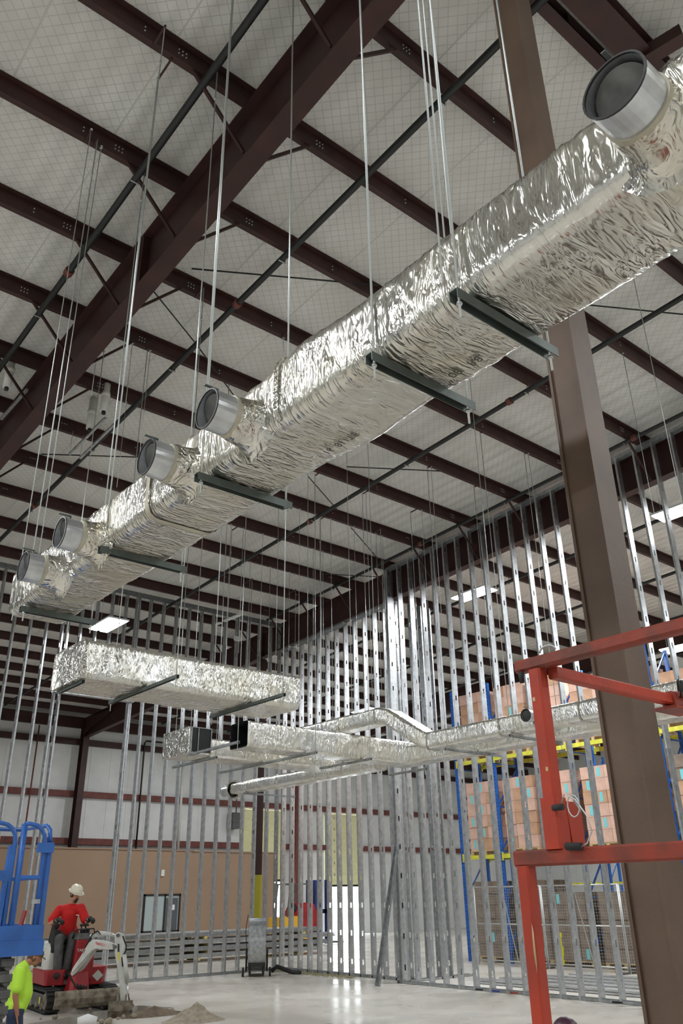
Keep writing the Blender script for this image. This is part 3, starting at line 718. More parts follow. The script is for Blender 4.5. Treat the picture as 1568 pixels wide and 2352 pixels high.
# --- duct B
root = thing('insulated_duct', (10, 12.5, 4.1), 'foil-wrapped branch duct whose open square end faces left, turning the corner at its right end', 'duct')
sweep([(8.02, 12.48, 4.12), (12.3, 12.48, 4.12)], .56, .44, .05, .035, 'duct_body', M['foilX'], root, amp=.009, sc=(9, 3, 3), caps=(False, True))
mb = MB(); mb.ring((0, 0, 0), (1, 0, 0), .1, .1, .01, 4); mb = MB()
mb.box((8.03, 12.22, 4.135), (8.5, 12.225, 4.545)); mb.box((8.03, 12.735, 4.135), (8.5, 12.74, 4.545)); mb.box((8.03, 12.22, 4.135), (8.5, 12.74, 4.14)); mb.box((8.03, 12.22, 4.54), (8.5, 12.74, 4.545)); mb.box((8.5, 12.22, 4.135), (8.505, 12.74, 4.545))
mb.build('dark_opening', M['black'], root)
sweep([(12.08, 12.75, 4.12), (12.08, 1.2, 4.10)], .5, .34, .06, .05, 'return_leg', M['foilZ'], root, amp=.009, sc=(3, 9, 3))
# --- duct D
root = thing('insulated_duct', (9, 13.9, 4.1), 'foil-wrapped duct behind the open-ended one, with a dark rectangular opening near its left end', 'duct')
sweep([(7.55, 13.9, 4.12), (8.02, 13.9, 4.12)], .96, .47, .02, .03, 'duct_box', M['foilX'], root, amp=.006)
sweep([(8.0, 13.95, 4.12), (11.3, 13.95, 4.12)], .7, .34, .05, .04, 'duct_body', M['foilX'], root, amp=.008, sc=(9, 3, 3))
mb = MB(); mb.box((7.60, 13.385, 4.15), (7.99, 13.41, 4.57)); mb.build('dark_opening', M['black'], root)
mb = MB()
for x in (7.58, 7.72, 7.99): mb.box((x, 13.37, 4.14), (x + .015, 13.40, 4.58))
mb.box((7.58, 13.37, 4.57), (8.005, 13.40, 4.585)); mb.build('opening_frame', M['galv2'], root)
# --- duct C, raised then offset down
root = thing('insulated_duct', (11.1, 8, 4.12), 'foil-wrapped duct that steps down in an elbow and runs right along the stud wall', 'duct')
sweep([(11.12, 15.2, 4.80), (11.12, 12.02, 4.80), (11.12, 11.85, 4.74), (11.12, 10.95, 4.2), (11.12, 10.78, 4.13), (11.12, 1.0, 4.12)], .42, .30, .06, .05, 'duct_body', M['foilZ'], root, amp=.008, sc=(3, 9, 3))
for y, z in ((12.1, 4.80), (10.7, 4.125), (9.0, 4.12), (7.4, 4.12), (13.2, 4.80)):
    band((11.12, y, z), (0, 1, 0), .42, .30, .06, .03, 'joint_band', M['tape'], root, grow=.008)
c = onX(1207, 1643, 10.72); collar(root, c, (1, 0, 0), .10, .12, .10, sleeve=False)
# --- duct E
root = thing('insulated_duct', (11.6, 16.5, 4.05), 'small foil-wrapped duct ending at the left in a short round collar, below the others', 'duct')
sweep([(11.50, 18.0, 4.02), (11.56, 16.6, 4.02), (11.75, 12.9, 4.06)], .40, .28, .09, .04, 'duct_body', M['foilZ'], root, amp=.008, sc=(4, 9, 4), size=lambda p, s: (-.25 * max(0, 1 - s/1.2), -.12 * max(0, 1 - s/1.2), 0))
collar(root, (11.48, 18.42, 4.15), (0, -1, 0), .125, .3, .16, 'galv')
for a, b, z, w in (((505, 1775), (705, 1725), 4.11, 'long one crossing under both open-ended ducts'), ((735, 1765), (856, 1743), 4.11, 'nearer the corner of the duct group'), ((396, 1763), (482, 1737), 4.11, 'under the dark rectangular opening'), ((432, 1734), (537, 1703), 4.11, 'in front of the dark rectangular opening'),
                   ((1022, 1720), (1140, 1738), 4.11, 'right of the elbow, under the two parallel ducts'), ((1170, 1689), (1300, 1706), 4.11, 'beside the red lift post, under the two parallel ducts'), ((893, 1780), (1000, 1768), 4.04, 'under the corner where the ducts meet'), ((560, 1822), (640, 1836), 4.02, 'under the small duct with the round collar')):
    p, q = onZ(*a, z - .02), onZ(*b, z - .02)
    if abs(q.x - p.x) > abs(q.y - p.y): q.y = p.y
    else: q.x = p.x
    trapeze((p.x, p.y), (q.x, q.y), z, 'strut trapeze hanger ' + w, m='galv2')

# ------------------------------------------------------------------ loose hanging rods
def zat(P, py):
    k = (py - 1176) / FP; a = V((P.x, P.y, -EYE.z)); n0 = RY.dot(V((P.x, P.y, -EYE.z))); d0 = RZ.dot(V((P.x, P.y, -EYE.z)))
    return (k*d0 - n0) / (RY.z - k*RZ.z)
def rod(P, zb, label, group, ztop=None, r=.005):
    zt = ztop or zr(P.y) + .02
    root = tag(bpy.data.objects.new('hanger_rod', None), label, 'rod', group); COL.objects.link(root); root.location = (P.x, P.y, zb); root['_o'] = (P.x, P.y, zb)
    MB().cyl((P.x, P.y, zb), (P.x, P.y, zt), r, 6).build('rod', M['zinc'], root)
    mb = MB(); mb.box((P.x - .012, P.y - .02, zt - .035), (P.x + .012, P.y + .012, zt)); mb.build('beam_clamp', M['zinc'], root)
    yn = min([v for v in YP if v > 3], key=lambda v: abs(v - .04 - P.y)) - .04
    if abs(yn - P.y) > .03: MB().bar((P.x, P.y - .02, zr(P.y) - .012), (P.x, yn, zr(yn) - .012), .02, .02).build('support_angle', M['primer'], root)
loose = [((796, 1043), 1640), ((844, 1010), 1600), ((707, 1098), 1640), ((688, 1154), 1560), ((736, 1187), 1620), ((759, 1195), 1650), ((813, 1213), 1620), ((840, 1128), 1600), ((863, 1228), 1600),
         ((877, 1218), 1560), ((989, 1066), 1420), ((968, 1172), 1400), ((741, 1271), 1600), ((719, 1256), 1520), ((1429, 808), 1180), ((1453, 632), 1200), ((1266, 907), 1290), ((1078, 864), 1560),
         ((1287, 1038), 1400), ((1212, 1036), 1290), ((1536, 990), 1075), ((305, 782), 940), ((346, 796), 1040), ((223, 811), 910), ((292, 908), 1119), ((651, 768), 812), ((604, 1205), 1500), ((560, 1180), 1500),
         ((530, 1225), 1480), ((640, 1150), 1560), ((575, 1290), 1560), ((665, 1300), 1560), ((620, 1330), 1560), ((1355, 560), 700)]
for (px, py), yb in loose:
    P = rf(px, py, 10.24); yn = min(YP, key=lambda v: abs(v - P.y)) - .04; P = V((P.x * yn / P.y, yn, P.z)); rod(P, zat(P, yb), 'thin zinc rod hanging free from a roof purlin', 'loose hanging rods over the room')
for P, yb in ((rf(209, 300), 1425), (onX(505, 483, 2.34), 905), (onX(1016, 648, 2.12), 648), (onX(1022, 565, 2.45), 565), (onX(320, 540, 2.45), 830), (rf(232, 339), 1330)):
    rod(P, zat(P, yb), 'long thin zinc rod hanging close beside the long duct', 'loose rods beside the long duct')

# ------------------------------------------------------------------ ceiling lamps
def lamp(x, y, z, label, power, along='Y', group=None, halves=2, vis=True, mt='tube', L=1.2, w=.56):
    root = thing('ceiling_lamp', (x, y, z), label, 'lamp', group)
    dx, dy = (w/2, L/2) if along == 'Y' else (L/2, w/2)
    mb = MB(); mb.box((x - dx, y - dy, z + .02), (x + dx, y + dy, z + .06)); mb.box((x - dx*.3, y - dy*.3, z + .06), (x + dx*.3, y + dy*.3, z + .1)); mb.build('lamp_housing', M['lamp_h'], root)
    for s in (-1, 1):
        mb = MB()
        if along == 'Y': mb.box((x + s*dx*.5 - dx*.36, y - dy*.97, z), (x + s*dx*.5 + dx*.36, y + dy*.97, z + .02))
        else: mb.box((x - dx*.97, y + s*dy*.5 - dy*.42, z), (x + dx*.97, y + s*dy*.5 + dy*.42, z + .02))
        mb.build('lit_tube_bank', M[mt], root)
    for s in (-1, 1):
        a = (x, y + s*dy*.8) if along == 'Y' else (x + s*dx*.8, y)
        MB().cyl((a[0], a[1], z + .06), (a[0], a[1], zr(a[1]) if a[1] > -1.2 else 10.0), .003, 5).build('suspension_wire', M['zinc'], root)
    a = area('lamp_light', (0, 0, -.03), w, power, (.95, .98, 1.0), (0, 0, 0 if along == 'Y' else PI/2), L); a.parent = root
    return root
KW = 200
lamp(8.2, 19.0, 8.0, 'lit rectangular ceiling lamp above the lone flat duct, at the left', KW*.6)
lamp(15.75, 13.4, 8.85, 'glaring ceiling lamp seen through the right-hand studs left of the brown column', KW*2.0)
lamp(15.6, 7.35, 9.0, 'glaring ceiling lamp at the right edge behind the tall studs', KW*2.0)
lamp(22.2, 11.3, 8.0, 'lit ceiling lamp seen just above the red top rail at the right', KW)
for i, (x, y) in enumerate((tuple(onZ(1408, 1440, 8.6))[:2], (22.5, 25.5), (16.5, 27.5), (29, 12.5), (29, 22), (36, 12), (36, 24), (22, 4.0), (16, .5))):
    lamp(x, y, 8.6, 'added ceiling lamp lighting the hall beyond the stud walls', KW, group='added far ceiling lamps')  # added lamps kept for lighting; first stands out of sight behind the column
for (x, y) in ((9.5, 23.5), (-2, 25)):
    lamp(x, y, 8.0, 'added ceiling lamp beyond the back stud wall on the left', KW*.8, group='added lamps beyond the back stud wall')  # added lamps set out of view, lighting the space behind the wall
for (x, y, k) in ((-1.6, 7.1, 1.3), (-1.6, 14, 1), (-8, 7, 1), (-8, 14, 1), (-1.6, .3, .7), (-8, -6, .8), (-1.6, -7, .8), (5.5, -7, 1.0), (12.3, -5.5, 1.2), (9, -2.5, .6)):
    lamp(x, y, 8.25, 'unseen ceiling lamp lighting the near hall, behind or beside the viewer', KW*k, group='unseen lamps of the near hall')  # out-of-view lamps added to light the hall; some read off duct highlights

# pipes with struts at the left
for (px, py, px2, py2, lab) in ((212, 938, 203, 985, 'short white vent pipe near the ceiling at the left, lower of two'), (243, 905, 238, 945, 'short white vent pipe near the ceiling at the left, upper of two'), (25, 838, 15, 890, 'white vent pipe near the ceiling at the far left edge')):
    P = rf(px, py, 10.24); z0 = zat(P, py2); root = thing('vent_pipe', (P.x, P.y, z0), lab, 'pipe')
    MB().cyl((P.x, P.y, z0), (P.x, P.y, zr(P.y) + .2), .065, 16).build('pipe_body', M['pvc'], root)
    MB().cyl((P.x, P.y, z0 + .3), (P.x, P.y, z0 + .38), .078, 16).build('pipe_socket', M['pvc'], root)
    MB().cyl((P.x, P.y, z0 - .05), (P.x, P.y, z0), .035, 12).build('pipe_nozzle', M['black'], root)
for (a, b, lab) in (((242, 960), (160, 1043), 'left'), ((262, 975), (184, 1052), 'right')):
    p, q = rf(*a, 9.75), rf(*b, 9.75); mb = MB(); mb.bar(p, q, .041, .041)
    root = thing('strut_rail', tuple((p + q)/2), 'short suspended strut rail under the white vent pipes, ' + lab + ' one', 'rail'); mb.build('rail', M['galv2'], root)
    for e in (p, q): MB().cyl(e, (e.x, e.y, zr(e.y)), .005, 6).build('rail_rod', M['zinc'], root)
p, q = rf(3, 962, 9.8), rf(62, 895, 9.8); mb = MB(); mb.bar(p, q, .041, .041); single('strut_rail', mb, M['galv2'], 'short suspended strut rail at the far left edge below the ceiling', 'rail')
# light strips on the ceiling near the inner corner
for a, b, lab in (((488, 1437), (507, 1430), 'left'), ((514, 1427), (551, 1412), 'right')):
    p, q = rf(*a, 9.9), rf(*b, 9.9); mb = MB(); mb.bar(p, q, .12, .03); single('metal_strip', mb, M['lamp_h'], 'short pale metal strip under the ceiling near the back stud wall, ' + lab + ' one', 'strip')
# rafter-end plate high in the corner
p = onY(552, 1464, 19.8); mb = MB(); mb.box((p.x - .1, 19.92, p.z - .06), (p.x + .1, YL + .002, p.z + .06)); single('junction_box', mb, M['lamp_h'], 'pale junction box high on the back studs near the rafter', 'box')

# ================================================================== BEYOND THE STUD WALLS
# office box
root = thing('office_wall', (16, 33, 0), 'tan painted office wall with a dark-framed window, below the white wall panels', 'wall')
mb = MB(); mb.box((4, 32.9, 0), (19.05, 34.2, 3.52)); mb.box((19.05, 32.95, 0), (23.35, 34.2, 3.5)); mb.build('wall_body', M['tan'], root)
mb = MB(); mb.box((3.9, 32.85, 3.52), (19.1, 34.2, 3.57)); mb.box((19.1, 32.9, 3.5), (23.4, 34.2, 3.55)); mb.build('top_trim', M['tan'], root)
mb = MB(); mb.box((4, 32.87, 0), (23.35, 32.9, .12)); mb.build('base_trim', M['trimw'], root)
a, b = onY(331, 2054, 32.86), onY(410, 2140, 32.86); x0, x1, z1, z0 = a.x, b.x, a.z, b.z
wroot = MB(); 
for bx in (((x0, 32.84, z0), (x0 + .07, 32.92, z1)), ((x1 - .07, 32.84, z0), (x1, 32.92, z1)), ((x0, 32.84, z1 - .07), (x1, 32.92, z1)), ((x0, 32.84, z0), (x1, 32.92, z0 + .07)), ((x0 + .92, 32.84, z0), (x0 + .98, 32.92, z1))): wroot.box(*bx)
w = wroot.build('office_window', M['dark'], root); w['_o'] = root['_o']
mb = MB(); mb.box((x0 + .07, 32.87, z0 + .07), (x0 + .92, 32.89, z1 - .07)); mb.build('window_pane', M['glass'], w)
mb = MB(); mb.box((x0 + .98, 32.87, z0 + .07), (x1 - .07, 32.89, z1 - .07)); mb.build('window_pane', M['glass'], w)
mb = MB(); mb.box((x0 + 1.0, 32.855, z0 + .07), (x0 + 1.55, 32.87, z1 - .15)); mb.build('inner_door', M['darkgrey'], w)
mb = MB(); mb.box((x0 + 1.15, 32.845, z0 + .8), (x0 + 1.4, 32.855, z1 - .4)); mb.build('posted_sheet', M['paper'], w)
P = onY(374, 2005, 32.85); MB().box((P.x - .07, 32.84, P.z - .12), (P.x + .07, 32.9, P.z + .12)).build('wall_sensor', M['pvc'], root)
# downpipe and vertical conduit on the white wall
for px, lab, m, z0, r in ((418, 'cream', 'pvc', 3.6, .06), (72, 'dark thin left', 'primer2', 3.6, .03)):
    P = onY(px, 1800, 34.3); single('wall_pipe', MB().cyl((P.x, 34.3, z0), (P.x, 34.3, 8.3), r, 10), M[m], lab + ' vertical pipe on the white back wall above the tan office', 'pipe')
# conduit with elbow on the back wall
p = onY(331, 1702, 34.4); q = onY(372, 1690, 34.4); mb = MB(); mb.tube([(p.x, 34.33, 3.58), (p.x, 34.33, p.z - .1), (p.x + .08, 34.33, p.z), (q.x, 34.33, p.z)], .04, 8)
single('elbow_pipe', mb, M['pipe'], 'dark pipe with an elbow on the white back wall below the lone flat duct', 'pipe')
# door operator beside first roll door
root = thing('door_operator', (22.0, 34.2, 4.4), 'grey door opener gear on the white wall left of the first pale yellow door', 'machine')
P = onY(540, 1885, 34.2); MB().box((P.x - .2, 34.1, P.z - .35), (P.x + .2, YW1 - .001, P.z + .35)).build('gear_case', M['exgrey'], root)
MB().cyl((P.x + .28, 34.15, P.z - .1), (P.x + .28, 34.15, P.z + .3), .09, 10).build('motor', M['galv2'], root)
MB().cyl((P.x, 34.15, P.z + .3), (P.x, 34.15, P.z + 1.1), .03, 8).build('drive_shaft', M['exgrey'], root)

# steel stud bundles lying on the floor behind the back wall
for t in range(4):
    for yk in range(2):
        z = .1 + t * .19; y = 24.1 + yk * .62 - t * .02; xs = 9.6 + (t % 2) * .35; xe = 19.0 + (t % 3) * .35 - yk * .4
        root = thing('stud_bundle', ((xs + xe)/2, y, z), 'bundle of grey steel studs behind the back stud wall, %s stack, %s' % (('front', 'rear')[yk], ('lowest', 'second up', 'third up', 'topmost')[t]), 'bundle')
        mb = MB()
        for j in range(5):
            zz = z + .012 + j * .024; mb.box((xs + random.uniform(0, .1), y, zz), (xe - random.uniform(0, .15), y + .56, zz + .019))
        mb.build('nested_studs', M['galv2' if t % 2 else 'galv'], root)
        for k in range(3):
            xx = xs + .8 + k * (xe - xs - 1.6) / 2; MB().box((xx, y - .03, z - .06), (xx + .1, y + .6, z + .01)).build('spacer_block', M['woody'], root)
# studs lying beyond the right wall
for k in range(5):
    x = 14.9 + k * .55; mb = MB(); y0 = 6.0 + random.uniform(-.5, .5)
    for j in range(2): mb.box((x, y0, .01 + j*.05), (x + .16 + .1*j, 13.6 - k*.2, .045 + j*.05))
    single('loose_studs', mb, M['galv'], 'steel studs lying flat beyond the right-hand stud wall, %s row from it' % ('first', 'second', 'third', 'fourth', 'fifth')[k], 'studs')

# forklift
def forklift():
    ox, oy = 21.0, 28.2
    root = thing('forklift', (ox, oy, 0), 'yellow and red forklift parked far behind the studs, left of the daylight doorway', 'forklift')
    B = lambda a, b: ((ox + a[0], oy + a[1], a[2]), (ox + b[0], oy + b[1], b[2]))
    mb = MB(); mb.prism([(ox - .9, oy - .5, .25), (ox + .7, oy - .5, .25), (ox + .7, oy - .5, .75), (ox + .2, oy - .5, .85), (ox - .1, oy - .5, 1.05), (ox - .9, oy - .5, 1.0)], (0, 1.0, 0)); mb.build('chassis', M['yel2'], root)
    mb = MB(); mb.prism([(ox - .2, oy - .52, .5), (ox + .75, oy - .52, .5), (ox + .75, oy - .52, 1.0), (ox + .5, oy - .52, 1.45), (ox + .1, oy - .52, 1.5), (ox - .2, oy - .52, 1.1)], (0, 1.04, 0)); mb.build('counterweight', M['exred'], root)
    for sy in (-.55, .45):
        for sx, r in ((-.65, .3), (.5, .26)): MB().cyl((ox + sx, oy + sy, r), (ox + sx, oy + sy + .12, r), r, 18).build('wheel', M['rubber'], root)
    mb = MB()
    for sx in (-.7, .35):
        for sy in (-.42, .42): mb.bar((ox + sx, oy + sy, .95), (ox + sx + (.15 if sx < 0 else -.1), oy + sy, 2.15), .05, .05)
    for sy in (-.42, .42): mb.bar((ox - .6, oy + sy, 2.15), (ox + .3, oy + sy, 2.15), .05, .05)
    for k in range(6): mb.bar((ox - .55 + k*.16, oy - .42, 2.16), (ox - .55 + k*.16, oy + .42, 2.16), .03, .03)
    mb.build('overhead_guard', M['exgrey'], root)
    for sx in (.85, 1.2):
        mb = MB(); mb.box((ox + sx, oy - .45, .05), (ox + sx + .1, oy - .3, 2.3)); mb.box((ox + sx, oy + .3, .05), (ox + sx + .1, oy + .45, 2.3)); mb.box((ox + sx, oy - .45, 1.1), (ox + sx + .08, oy + .45, 1.25)); mb.build('mast_rail', M['blued'], root)
    for sy in (-.25, .15): MB().box((ox + 1.3, oy + sy, .05), (ox + 2.2, oy + sy + .1, .1)).build('fork', M['exgrey'], root)
    MB().sph((ox - .15, oy, 1.25), .2, 10, 8, (1, 1, 1.2)).build('driver_seat', M['rubber'], root)
forklift()

# pallet racks
RXF, RXB = 19.5, 20.55
UY = [(17.9, 'first'), (16.4, 'second'), (13.7, 'third'), (11.0, 'fourth'), (8.3, 'fifth')]
for y, w in UY:
    root = thing('rack_upright', (RXF, y, 0), 'blue pallet rack upright frame, %s from the corner of the stud walls' % w, 'rack')
    for x in (RXF, RXB):
        mb = MB(); mb.box((x - .04, y - .045, 0), (x + .04, y + .045, 7.6)); po = mb.build('upright_post', M['rackb'], root); po['_o'] = root['_o']
        mb = MB()
        for k in range(70): mb.box((x - .043, y - .012, .2 + k*.105), (x - .039, y + .012, .235 + k*.105))
        if x == RXF: mb.build('slot_row', M['black'], po)
    for k in range(6):
        z = .4 + k * 1.2; MB().bar((RXF, y, z), (RXB, y, z), .035, .035).build('brace', M['rackb'], root); MB().bar((RXF, y, z), (RXB, y, z + 1.15), .035, .035).build('brace', M['rackb'], root)
LV = [2.62, 5.28]
for (ya, wa), (yb, wb) in zip(UY, UY[1:]):
    for li, z in enumerate(LV + [2.62 - .55] if False else LV):
        for x, s in ((RXF - .05, 'front'), (RXB + .05, 'rear')):
            root = thing('rack_beam', (x, (ya + yb)/2, z), 'yellow %s rack beam, %s level, between the %s and %s blue uprights' % (s, ('lower', 'upper')[li], wa, wb), 'beam')
            MB().box((x - .025, yb + .045, z), (x + .025, ya - .045, z + .11)).build('beam_body', M['racky'], root)
            for e in (yb + .045, ya - .075): MB().box((x - .03, e, z - .06), (x + .03, e + .03, z + .16)).build('end_plate', M['racky'], root)
CM = {k: MB().box((0, 0, 0), (.46, .36, .31)).mesh('carton', M[k]) for k in ('carton', 'cartonp', 'cartond')}
LAB = MB().box((-.004, .12, .04), (0, .22, .27)).mesh('label', M['cyan'])
STR = MB().box((.0, 0, 0), (1.0, .09, .1)).mesh('stringer', M['wood'])
def pallet_load(x, y, z, layers, mk, label, lab_p=.5, wrapit=False):
    """front face at x, spans y..y+1.1"""
    root = thing('pallet_load', (x + .5, y + .55, z), label, 'pallet load')
    p = bpy.data.objects.new('pallet', None); p = MB().box((x, y, z + .1), (x + 1.0, y + 1.1, z + .13)).build('pallet', M['wood'], root); p['_o'] = root['_o']
    for k in range(3):
        o = bpy.data.objects.new('stringer', STR); COL.objects.link(o); o.parent = p; o.location = V((x, y + k*.505, z)) - V(root['_o'])
    for L in range(layers):
        for j in range(3):
            for i in range(2):
                m = random.choice(mk); o = bpy.data.objects.new('carton', CM[m]); COL.objects.link(o); o.parent = root
                loc = V((x + i*.48 + random.uniform(-.012, .012), y + j*.368 + random.uniform(-.006, .006), z + .13 + L*.315)) - V(root['_o']); o.location = loc
                if i == 0 and random.random() < lab_p and (L + j) % 2 == 0:
                    b = bpy.data.objects.new('carton_label', LAB); COL.objects.link(b); b.parent = o
bays = [(16.4, 17.9, 'first'), (13.7, 16.4, 'second'), (11.0, 13.7, 'third'), (8.3, 11.0, 'fourth')]
for bi, (ya, yb, w) in enumerate(bays):
    n = 1 if bi == 0 else 2
    for k in range(n):
        y = ya + .1 + k * 1.28
        for li, z in enumerate(LV):
            if bi == 0 and li == 0: lay = 6
            else: lay = 6 if li == 0 else (6 if bi < 2 else 5 - (bi == 3))
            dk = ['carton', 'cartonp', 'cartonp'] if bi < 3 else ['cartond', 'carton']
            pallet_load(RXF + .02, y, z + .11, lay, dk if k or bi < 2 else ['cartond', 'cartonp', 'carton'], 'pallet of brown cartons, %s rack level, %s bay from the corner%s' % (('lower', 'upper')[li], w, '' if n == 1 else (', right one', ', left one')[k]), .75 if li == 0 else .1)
        pallet_load(RXF + .05, y, 0.02, 5 if (bi + k) % 2 else 6, ['cartond'], 'dark carton pallet on the floor, %s rack bay from the corner%s' % (w, '' if n == 1 else (', right one', ', left one')[k]), .15)
# second, emptier rack row far behind
for i, y in enumerate((14.5, 18.6, 22.7)):
    x = 27.5; root = thing('rack_upright', (x, y, 0), 'blue rack upright frame of the emptier far rack row, %s' % ('nearest', 'middle', 'furthest')[i], 'rack')
    for xx in (x, x + 1.05): MB().box((xx - .04, y - .04, 0), (xx + .04, y + .04, 6.4)).build('upright_post', M['rackb'], root)
    for k in range(5): z = .4 + k*1.2; MB().bar((x, y, z), (x + 1.05, y, z), .035, .035).build('brace', M['rackb'], root); MB().bar((x, y, z), (x + 1.05, y, z + 1.15), .035, .035).build('brace', M['rackb'], root)
for z, w in ((1.9, 'lowest'), (3.6, 'middle'), (5.3, 'highest')):
    for (y0, y1, s) in ((14.5, 18.6, 'near'), (18.6, 22.7, 'far')):
        single('rack_beam', MB().box((27.43, y0 + .05, z), (27.48, y1 - .05, z + .11)), M['racky'], 'yellow beam of the emptier far rack row, %s level, %s bay' % (w, s), 'beam')

# fence panels in front of the racks
fy = [16.9, 14.6, 12.3, 10.0, 7.7]
for i in range(4):
    yb, ya = fy[i], fy[i + 1] + .04; x = 18.75
    root = thing('fence_panel', (x, (ya + yb)/2, 0), 'temporary wire fence panel in front of the pallet racks, %s from the corner' % ('first', 'second', 'third', 'fourth')[i], 'fence')
    mb = MB(); mb.tube([(x, ya, .0), (x, ya, 1.9)], .02, 8); mb.tube([(x, yb, .0), (x, yb, 1.9)], .02, 8)
    for z in (.12, .98, 1.88): mb.tube([(x, ya, z), (x, yb, z)], .018, 8)
    mb.build('panel_frame', M['fence'], root)
    mb = MB(); n = int((yb - ya)/.065)
    for k in range(1, n): y = ya + (yb - ya)*k/n; mb.bar((x, y, .12), (x, y, 1.88), .004, .004)
    for k in range(1, 26): z = .12 + 1.76*k/26; mb.bar((x + .004, ya, z), (x + .004, yb, z), .004, .004)
    mb.build('wire_mesh', M['fence'], root)
    MB().bar((x - .02, ya + .9, .12), (x - .02, ya + 1.25, 1.85), .02, .02).build('diagonal_brace', M['fence'], root)
    MB().box((x - .25, ya - .03, 0), (x + .25, ya + .03, .04)).build('fence_foot', M['exgrey'], root)
root = thing('banner', (18.7, 11.4, .9), 'white and purple printed sheet tied to the wire fence', 'banner')
MB().box((18.71, 11.05, 1.0), (18.72, 11.75, 1.6)).build('sheet', M['paper'], root); MB().box((18.705, 11.1, 1.02), (18.71, 11.7, 1.1)).build('purple_band', M['purple'], root)
mb = MB(); mb.prism([(18.703, 11.3, 1.15), (18.703, 11.4, 1.45), (18.703, 11.5, 1.2), (18.703, 11.55, 1.5), (18.703, 11.6, 1.12)], (.005, 0, 0)); mb.build('dark_print', M['ink'], root)
mb = MB(); pr = None
for k in range(7):
    mb.box((18.66 + .01*math.sin(k), 14.05 + .02*math.sin(k*1.7), .12 + k*.1), (18.665 + .01*math.sin(k), 14.12 + .02*math.sin(k*1.7), .225 + k*.1))
single('caution_tape', mb, M['yel'], 'strip of yellow tape hanging from the wire fence to the floor', 'tape')
# pallets piled beyond the daylight side
for k in range(7):
    single('wood_pallet', MB().box((23.5, 19.4, .02 + k*.15), (24.6, 20.5, .06 + k*.15)).box((23.5, 19.4, .11 + k*.15), (24.6, 20.5, .14 + k*.15)).box((23.5, 19.4, .06 + k*.15), (23.6, 20.5, .11 + k*.15)).box((24.5, 19.4, .06 + k*.15), (24.6, 20.5, .11 + k*.15)),
           M['carton' if k % 2 else 'wrap'], 'flat pallet in the pile beyond the recessed studs, number %s from the floor' % ('one', 'two', 'three', 'four', 'five', 'six', 'seven')[k], 'pallet')

# ================================================================== ON THE FLOOR
# drum fan
cx, cy = 12.97, 19.0; vd = V((cx, cy, 0)).normalized(); sd = V((vd.y, -vd.x, 0))
root = thing('drum_fan', (cx, cy, 0), 'large grey galvanized drum fan on wheels standing at the foot of the back studs', 'fan')
c = V((cx, cy, .68)); mb = MB(); mb.ring(c - sd*.21, sd, .58, .42, .012, 40); mb.build('drum_shell', M['galv2'], root)
for s in (-1, 1):
    mb = MB(); 
    for r in (.12, .24, .36, .48, .57):
        pts = [c + sd*s*.21 + (V((0, 0, 1))*math.cos(2*PI*k/24) + vd*math.sin(2*PI*k/24))*r for k in range(25)]; mb.tube(pts, .005, 5, False)
    for k in range(8): a = 2*PI*k/8; mb.bar(c + sd*s*.21, c + sd*s*.21 + (V((0, 0, 1))*math.cos(a) + vd*math.sin(a))*.57, .008, .008)
    mb.build('guard_grille', M['dark'], root)
    mb = MB(); p = c + sd*s*.25 - V((0, 0, .55)) + vd*-.35; mb.bar(p, p + vd*.75, .04, .04); mb.bar(p + V((0, 0, 0)), p + V((0, 0, .45)), .035, .035); mb.build('frame_rail', M['dark'], root)
    w = c + sd*s*.3 - vd*.3; MB().cyl((w.x, w.y, .1), tuple(V((w.x, w.y, .1)) + sd*s*.05), .1, 16).build('wheel', M['rubber'], root)
mb = MB(); p = c - vd*.42; mb.bar(V((p.x, p.y, .28)) - sd*.2, V((p.x, p.y, .28)) + sd*.2, .04, .1); mb.bar(V((p.x, p.y, .04)) - sd*.18, V((p.x, p.y, .04)) + sd*.18, .05, .06); mb.bar(V((p.x, p.y, .04)) - sd*.16, V((p.x, p.y, .3)) - sd*.16, .04, .04); mb.bar(V((p.x, p.y, .04)) + sd*.16, V((p.x, p.y, .3)) + sd*.16, .04, .04); mb.build('foot_frame', M['dark'], root)
mb = MB(); pts = [c - sd*.26 + V((0, 0, z)) - vd*.1 + sd*(-.03*math.sin(z*6)) for z in (-.6, -.3, 0, .3, .5, .62, .66)]; mb.tube(pts, .01, 6); mb.build('power_cord', M['rubber'], root)
mb = MB(); mb.tube([c + sd*.36 + V((0, 0, -.6)), c + sd*.5 + V((0, 0, -.5)), c + sd*.85 + V((0, 0, -.62)), c + sd*1.1 + V((0, 0, -.66))], .05, 8); single('rubber_hose', mb, M['rubber'], 'black hose lying on the floor right of the drum fan', 'hose')
# straw scraps along the recessed wall
mb = MB()
for k in range(160):
    y = random.uniform(16.6, 19.6); x = 14.0 + random.gauss(0, .12); a = random.uniform(0, PI); L = random.uniform(.04, .16)
    mb.bar((x, y, .012), (x + math.cos(a)*L, y + math.sin(a)*L, .012 + random.uniform(0, .03)), .02, .008)
tag(single('straw_scraps', mb, M['straw'], 'thin litter of straw-coloured scraps along the foot of the recessed studs', 'scraps'), None, None, None, 'stuff')
